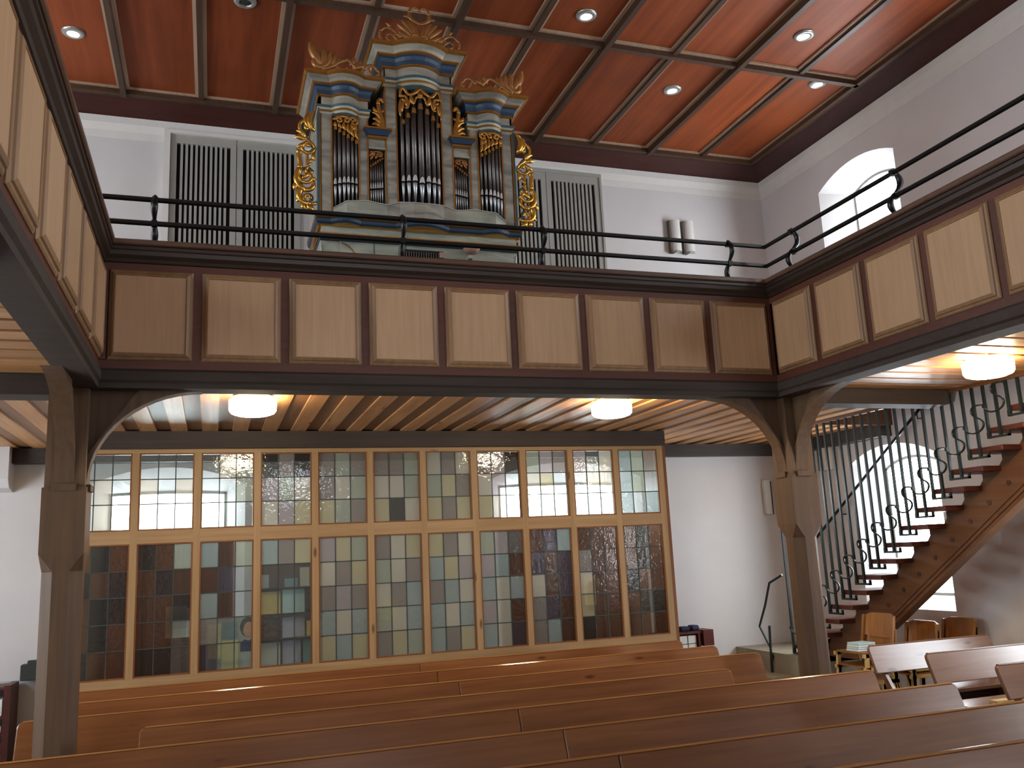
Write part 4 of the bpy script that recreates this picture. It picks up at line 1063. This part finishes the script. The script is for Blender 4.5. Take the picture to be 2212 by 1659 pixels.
# ------------------------------------------------------------------ pews
def pew(x0, x1, yt, label, mat, group, seam=None, zt=-1.008, rows=2):
    t = thing('pew', ((x0+x1)/2, yt-.25, ZF), label, 'pew', group)
    zb = zt-.24; lean = .092; th = .032; r = .035
    def board(a, b, ra, rb):
        # outline in board plane (x, f) with rounded free top corners
        pts = [(a, 0.0), (b, 0.0)]
        if rb: pts += [(b, 1-r/.24)]+[(b-r+r*math.cos(math.radians(q)), 1-(r-r*math.sin(math.radians(q)))/.24) for q in (30, 60)]+[(b-r, 1.0)]
        else: pts += [(b, 1.0)]
        if ra: pts += [(a+r, 1.0)]+[(a+r-r*math.sin(math.radians(q)), 1-(r-r*math.cos(math.radians(q)))/.24) for q in (30, 60)]+[(a, 1-r/.24)]
        else: pts += [(a, 1.0)]
        n = len(pts)
        v = [(x, yt-lean+lean*f, zb+(zt-zb)*f) for x, f in pts]+[(x, yt-lean+lean*f+th, zb+(zt-zb)*f-.006) for x, f in pts]
        MB().poly(v, [tuple(range(n)), tuple(range(2*n-1, n-1, -1))]+[(i, (i+1) % n, n+(i+1) % n, n+i) for i in range(n)]).build('back_board', mat, t, bevel=.008)
    MB().prism([(yt-.001, zt-.002), (yt+.033, zt-.007), (yt+.028, zt+.003), (yt+.006, zt+.006)], 'X', x0+r, x1-r).build('top_edge', 'pew_edge_glint' if mat == 'pew_wood' else mat, t)  # strip added along the back top; nave pews carry a painted-in highlight here
    if seam: board(x0, seam-.001, True, False); board(seam+.001, x1, False, True)
    else: board(x0, x1, True, True)
    MB().box(x0, x1, yt-.445, yt-.12, -1.42, -1.385).build('seat', mat, t, bevel=.005)
    n = max(2, int(round((x1-x0)/1.5))+1)
    for i in range(n):
        x = x0+.10+(x1-x0-.24)*i/(n-1)
        MB().prism([(yt-.42, ZF), (yt-.06, ZF), (yt-.10, -1.42), (yt-.41, -1.42)], 'X', x, x+.045).build('leg', mat, t)
        MB().prism([(yt-.17, -1.42), (yt-.08, -1.42), (yt+.045, zt-.06), (yt+.011, zt-.06), (yt-.058, zb)], 'X', x+.005, x+.04).build('back_support', mat, t)
    MB().box(x0+.15, x1-.15, yt-.14, yt-.115, -1.66, -1.46).build('apron', 'pew_dark', t)
    return t
G1 = 'long brown pews in the nave'
PX1 = 4.83; PX0 = -1.28
rows = [(8.80, 'row nearest the glass partition'), (8.08, 'second row from the glass partition'), (7.33, 'third row from the glass partition'), (6.56, None), (5.82, 'row just in front of the corner posts'), (5.02, 'third row from the viewer'), (4.27, 'second row from the viewer'), (3.51, 'row nearest the viewer')]
for y, s in rows:
    if y < 3.6: pew(-.60, 4.62, y, 'long brown wooden pew, '+s, 'pew_wood', G1, 1.94)
    elif s is None: pew(-.43, 4.03, y, 'shorter brown pew standing between the two corner posts', 'pew_wood', G1, None)
    else: pew(PX0, PX1, y, 'long brown wooden pew, '+s, 'pew_wood', G1, 1.94)
G2 = 'short pews under the right gallery'
pew(5.83, 7.30, 7.08, 'short dark pew under the right gallery in front of the stacked chairs', 'pew_walnut', G2)
pew(5.79, 7.45, 6.32, 'short pew under the right gallery catching bright window light, middle of three', 'pew_walnut', G2)
pew(5.66, 7.45, 5.47, 'short pew under the right gallery, nearest the viewer', 'pew_walnut', G2)
pk = MB().box(6.05, 6.66, 5.88, 5.96, -1.385, -1.36).build('loose_plank', 'chair_frame'); tag(pk, 'narrow pale plank lying on a short pew seat under the right gallery', 'plank')

# ------------------------------------------------------------------ stacked chairs under the stairs
def chair(cx, cy, zb, label, rot=0.0):
    """stacking chair facing -X"""
    t = thing('stacking_chair', (cx, cy, zb), label, 'chair', 'stacked wooden chairs under the stairs')
    t.rotation_euler = (0, 0, rot)
    w = .20
    def seatpts():
        return [(-.20, -w+.03), (-.17, -w), (.17, -w), (.19, -w+.02), (.19, w-.02), (.17, w), (-.17, w), (-.20, w-.03)]
    MB().prism([(cx+a, cy+b) for a, b in seatpts()], 'Z', zb+.435, zb+.449).build('seat', 'chair_ply', t)
    m = MB(); n = 8; v = []; f = []
    for i in range(n+1):
        q = -w+2*w*i/n; bow = .03*(1-(q/w)**2)
        r_ = .02 if i in (0, n) else 0
        for zz, dx in ((.56+r_, .20), (.80-r_, .245)):
            v += [(cx+dx+bow, cy+q, zb+zz), (cx+dx+bow+.012, cy+q, zb+zz)]
    for i in range(n):
        o = 4*i
        f += [(o, o+4, o+6, o+2), (o+1, o+3, o+7, o+5), (o+2, o+6, o+7, o+3), (o, o+1, o+5, o+4)]
    f += [(0, 2, 3, 1), (4*n, 4*n+1, 4*n+3, 4*n+2)]
    m.poly(v, f).build('backrest', 'chair_ply', t, smooth=False)
    for s in (-1, 1):
        y0, y1 = cy+s*(w+.002), cy+s*(w+.030)
        MB().prism([(cx-.17, zb+.435), (cx-.13, zb+.435), (cx-.17, zb), (cx-.205, zb)], 'Y', y0, y1).build('leg', 'chair_frame', t)
        MB().prism([(cx+.10, zb+.435), (cx+.145, zb+.435), (cx+.235, zb), (cx+.195, zb)], 'Y', y0, y1).build('leg', 'chair_frame', t)
        MB().prism([(cx-.20, zb+.40), (cx+.20, zb+.40), (cx+.20, zb+.435), (cx-.20, zb+.435)], 'Y', y0, y1).build('side_rail', 'chair_frame', t)
        MB().prism([(cx+.14, zb+.42), (cx+.18, zb+.42), (cx+.245, zb+.78), (cx+.215, zb+.78)], 'Y', y0, y1).build('back_upright', 'chair_ply', t)
    return t
CH = .115
for k in range(3): chair(6.36, 7.78, ZF+.13*k, 'wooden chair with pale frame in the stack left of the stringer, %s' % ['lowest', 'middle', 'topmost'][k])
for k in range(3): chair(6.98, 7.86, ZF+CH*.6*k, 'wooden chair in the middle stack under the stairs, %s' % ['lowest', 'second', 'topmost'][k])
for k in range(3): chair(7.47, 7.84, ZF+CH*.6*k, 'wooden chair in the stack closest to the right wall, %s' % ['lowest', 'second', 'topmost'][k])
zz = ZF+.13*2+.452
for k in range(4):
    o = MB().box(6.19+.006*k, 6.42-.004*k, 7.66, 7.84, zz+.021*k, zz+.021*k+.018).build('booklet', ['paper_white', 'paper_blue', 'paper_white', 'paper_blue'][k], bevel=.002)
    tag(o, '%s booklet of the pile on the chair seat, %s' % (['white', 'pale blue', 'white', 'pale blue'][k], ['lowest', 'second from below', 'third from below', 'topmost'][k]), 'booklet', 'booklets on the stacked chairs')

# ------------------------------------------------------------------ shelves and small things at the rear wall
sh = thing('hymnal_shelf', (6.0, 10.7, ZF), 'dark red shelf with white booklets at the wall right of the partition', 'shelf')
MB().box(5.45, 6.24, 10.55, 10.79, -1.14, -1.11).build('shelf_board', 'shelf_red', sh)
MB().box(6.10, 6.25, 10.52, 10.79, -1.30, -1.10).build('side_panel', 'shelf_red', sh)
MB().box(5.45, 5.48, 10.55, 10.79, ZF, -1.14).build('side_panel', 'shelf_red', sh)
MB().box(5.45, 6.06, 10.76, 10.79, ZF, -1.14).build('back_panel', 'shelf_red', sh)
MB().box(6.04, 6.07, 10.55, 10.79, ZF, -1.14).build('side_panel', 'shelf_red', sh)
for i in range(4):
    for j in range(3):
        x = 5.50+.135*i; z = -1.84+.235*j
        for q in range(2):
            o = MB().box(x, x+.118, 10.58, 10.74, z+.108*q, z+.108*q+.10).build('hymn_book', 'paper_white', bevel=.003)
            tag(o, 'white hymn book in the dark red shelf, %s column, %s row from below' % (['first', 'second', 'third', 'fourth'][i], ['first', 'second', 'third', 'fourth', 'fifth', 'sixth'][2*j+q]), 'book', 'hymn books in the right shelf')
for k, (a, b) in enumerate(((5.52, 5.66), (5.68, 5.80), (5.82, 5.96), (5.98, 6.10))):
    o = MB().box(a, b, 10.60, 10.74, -1.109, -1.05+.01*(k % 2)).build('cushion', 'navy_cloth', bevel=.02)
    tag(o, 'navy blue folded cushion on the dark red shelf, %s from the partition' % ['first', 'second', 'third', 'fourth'][k], 'cushion', 'navy cushions on the shelf')
sl = thing('book_cabinet', (-2.3, 10.5, ZF), 'dark red open cabinet at the rear wall left of the left post', 'cabinet')
MB().box(-1.94, -1.88, 10.35, 10.75, ZF, -1.06).build('side_panel', 'shelf_red', sl)
MB().box(-2.9, -2.84, 10.35, 10.75, ZF, -1.06).build('side_panel', 'shelf_red', sl)
for z in (-1.08, -1.36, -1.52, -1.80): MB().box(-2.84, -1.94, 10.37, 10.75, z-.02, z+.005).build('shelf_board', 'shelf_red', sl)
MB().box(-2.84, -1.94, 10.73, 10.75, ZF, -1.06).build('back_panel', 'paper_grey', sl)
for k, (z, h) in enumerate(((-1.355, .16), (-1.515, .06), (-1.795, .16))):
    o = MB().box(-2.7, -1.96, 10.42, 10.68, z, z+h).build('paper_pile', 'paper_white', bevel=.004); tag(o, 'white paper pile in the dark red cabinet, %s' % ['top shelf', 'middle shelf', 'bottom shelf'][k], 'paper', 'paper piles in the cabinet')
bx = thing('wall_box', (-1.79, 10.72, -1.06), 'small black box on the rear wall beside the left post', 'box')
MB().box(-1.86, -1.66, 10.66, 10.80, -1.06, -.90).build('box_body', 'black_box', bx, bevel=.006)
MB().box(-1.80, -1.70, 10.68, 10.78, -.90, -.865).build('box_lid', 'black_box', bx)
sc = thing('wall_speaker', (7.46, YR, .38), 'slim cream wall speaker on the rear wall left of the right post', 'speaker')
MB().box(7.40, 7.50, YR-.07, YR, .37, .86).build('cabinet', 'white_enamel', sc, bevel=.008)
MB().box(7.50, 7.512, YR-.075, YR, .37, .83).build('edge_strip', 'sconce_edge', sc)
wl = thing('round_wall_light', (XR, 9.86, .93), 'white tubular wall light beside the arched window behind the stair balusters', 'wall light')
n = 10; pts = [(XR-.02-.10*math.sin(math.pi*i/n), 9.86+.11*math.cos(math.pi*i/n)) for i in range(n+1)]
MB().prism(pts+[(XR, 9.75), (XR, 9.97)], 'Z', .90, 1.21).build('shade', 'white_enamel', wl)
MB().box(XR-.13, XR, 9.975, 9.99, .90, 1.20).build('side_bracket', 'sconce_edge', wl)
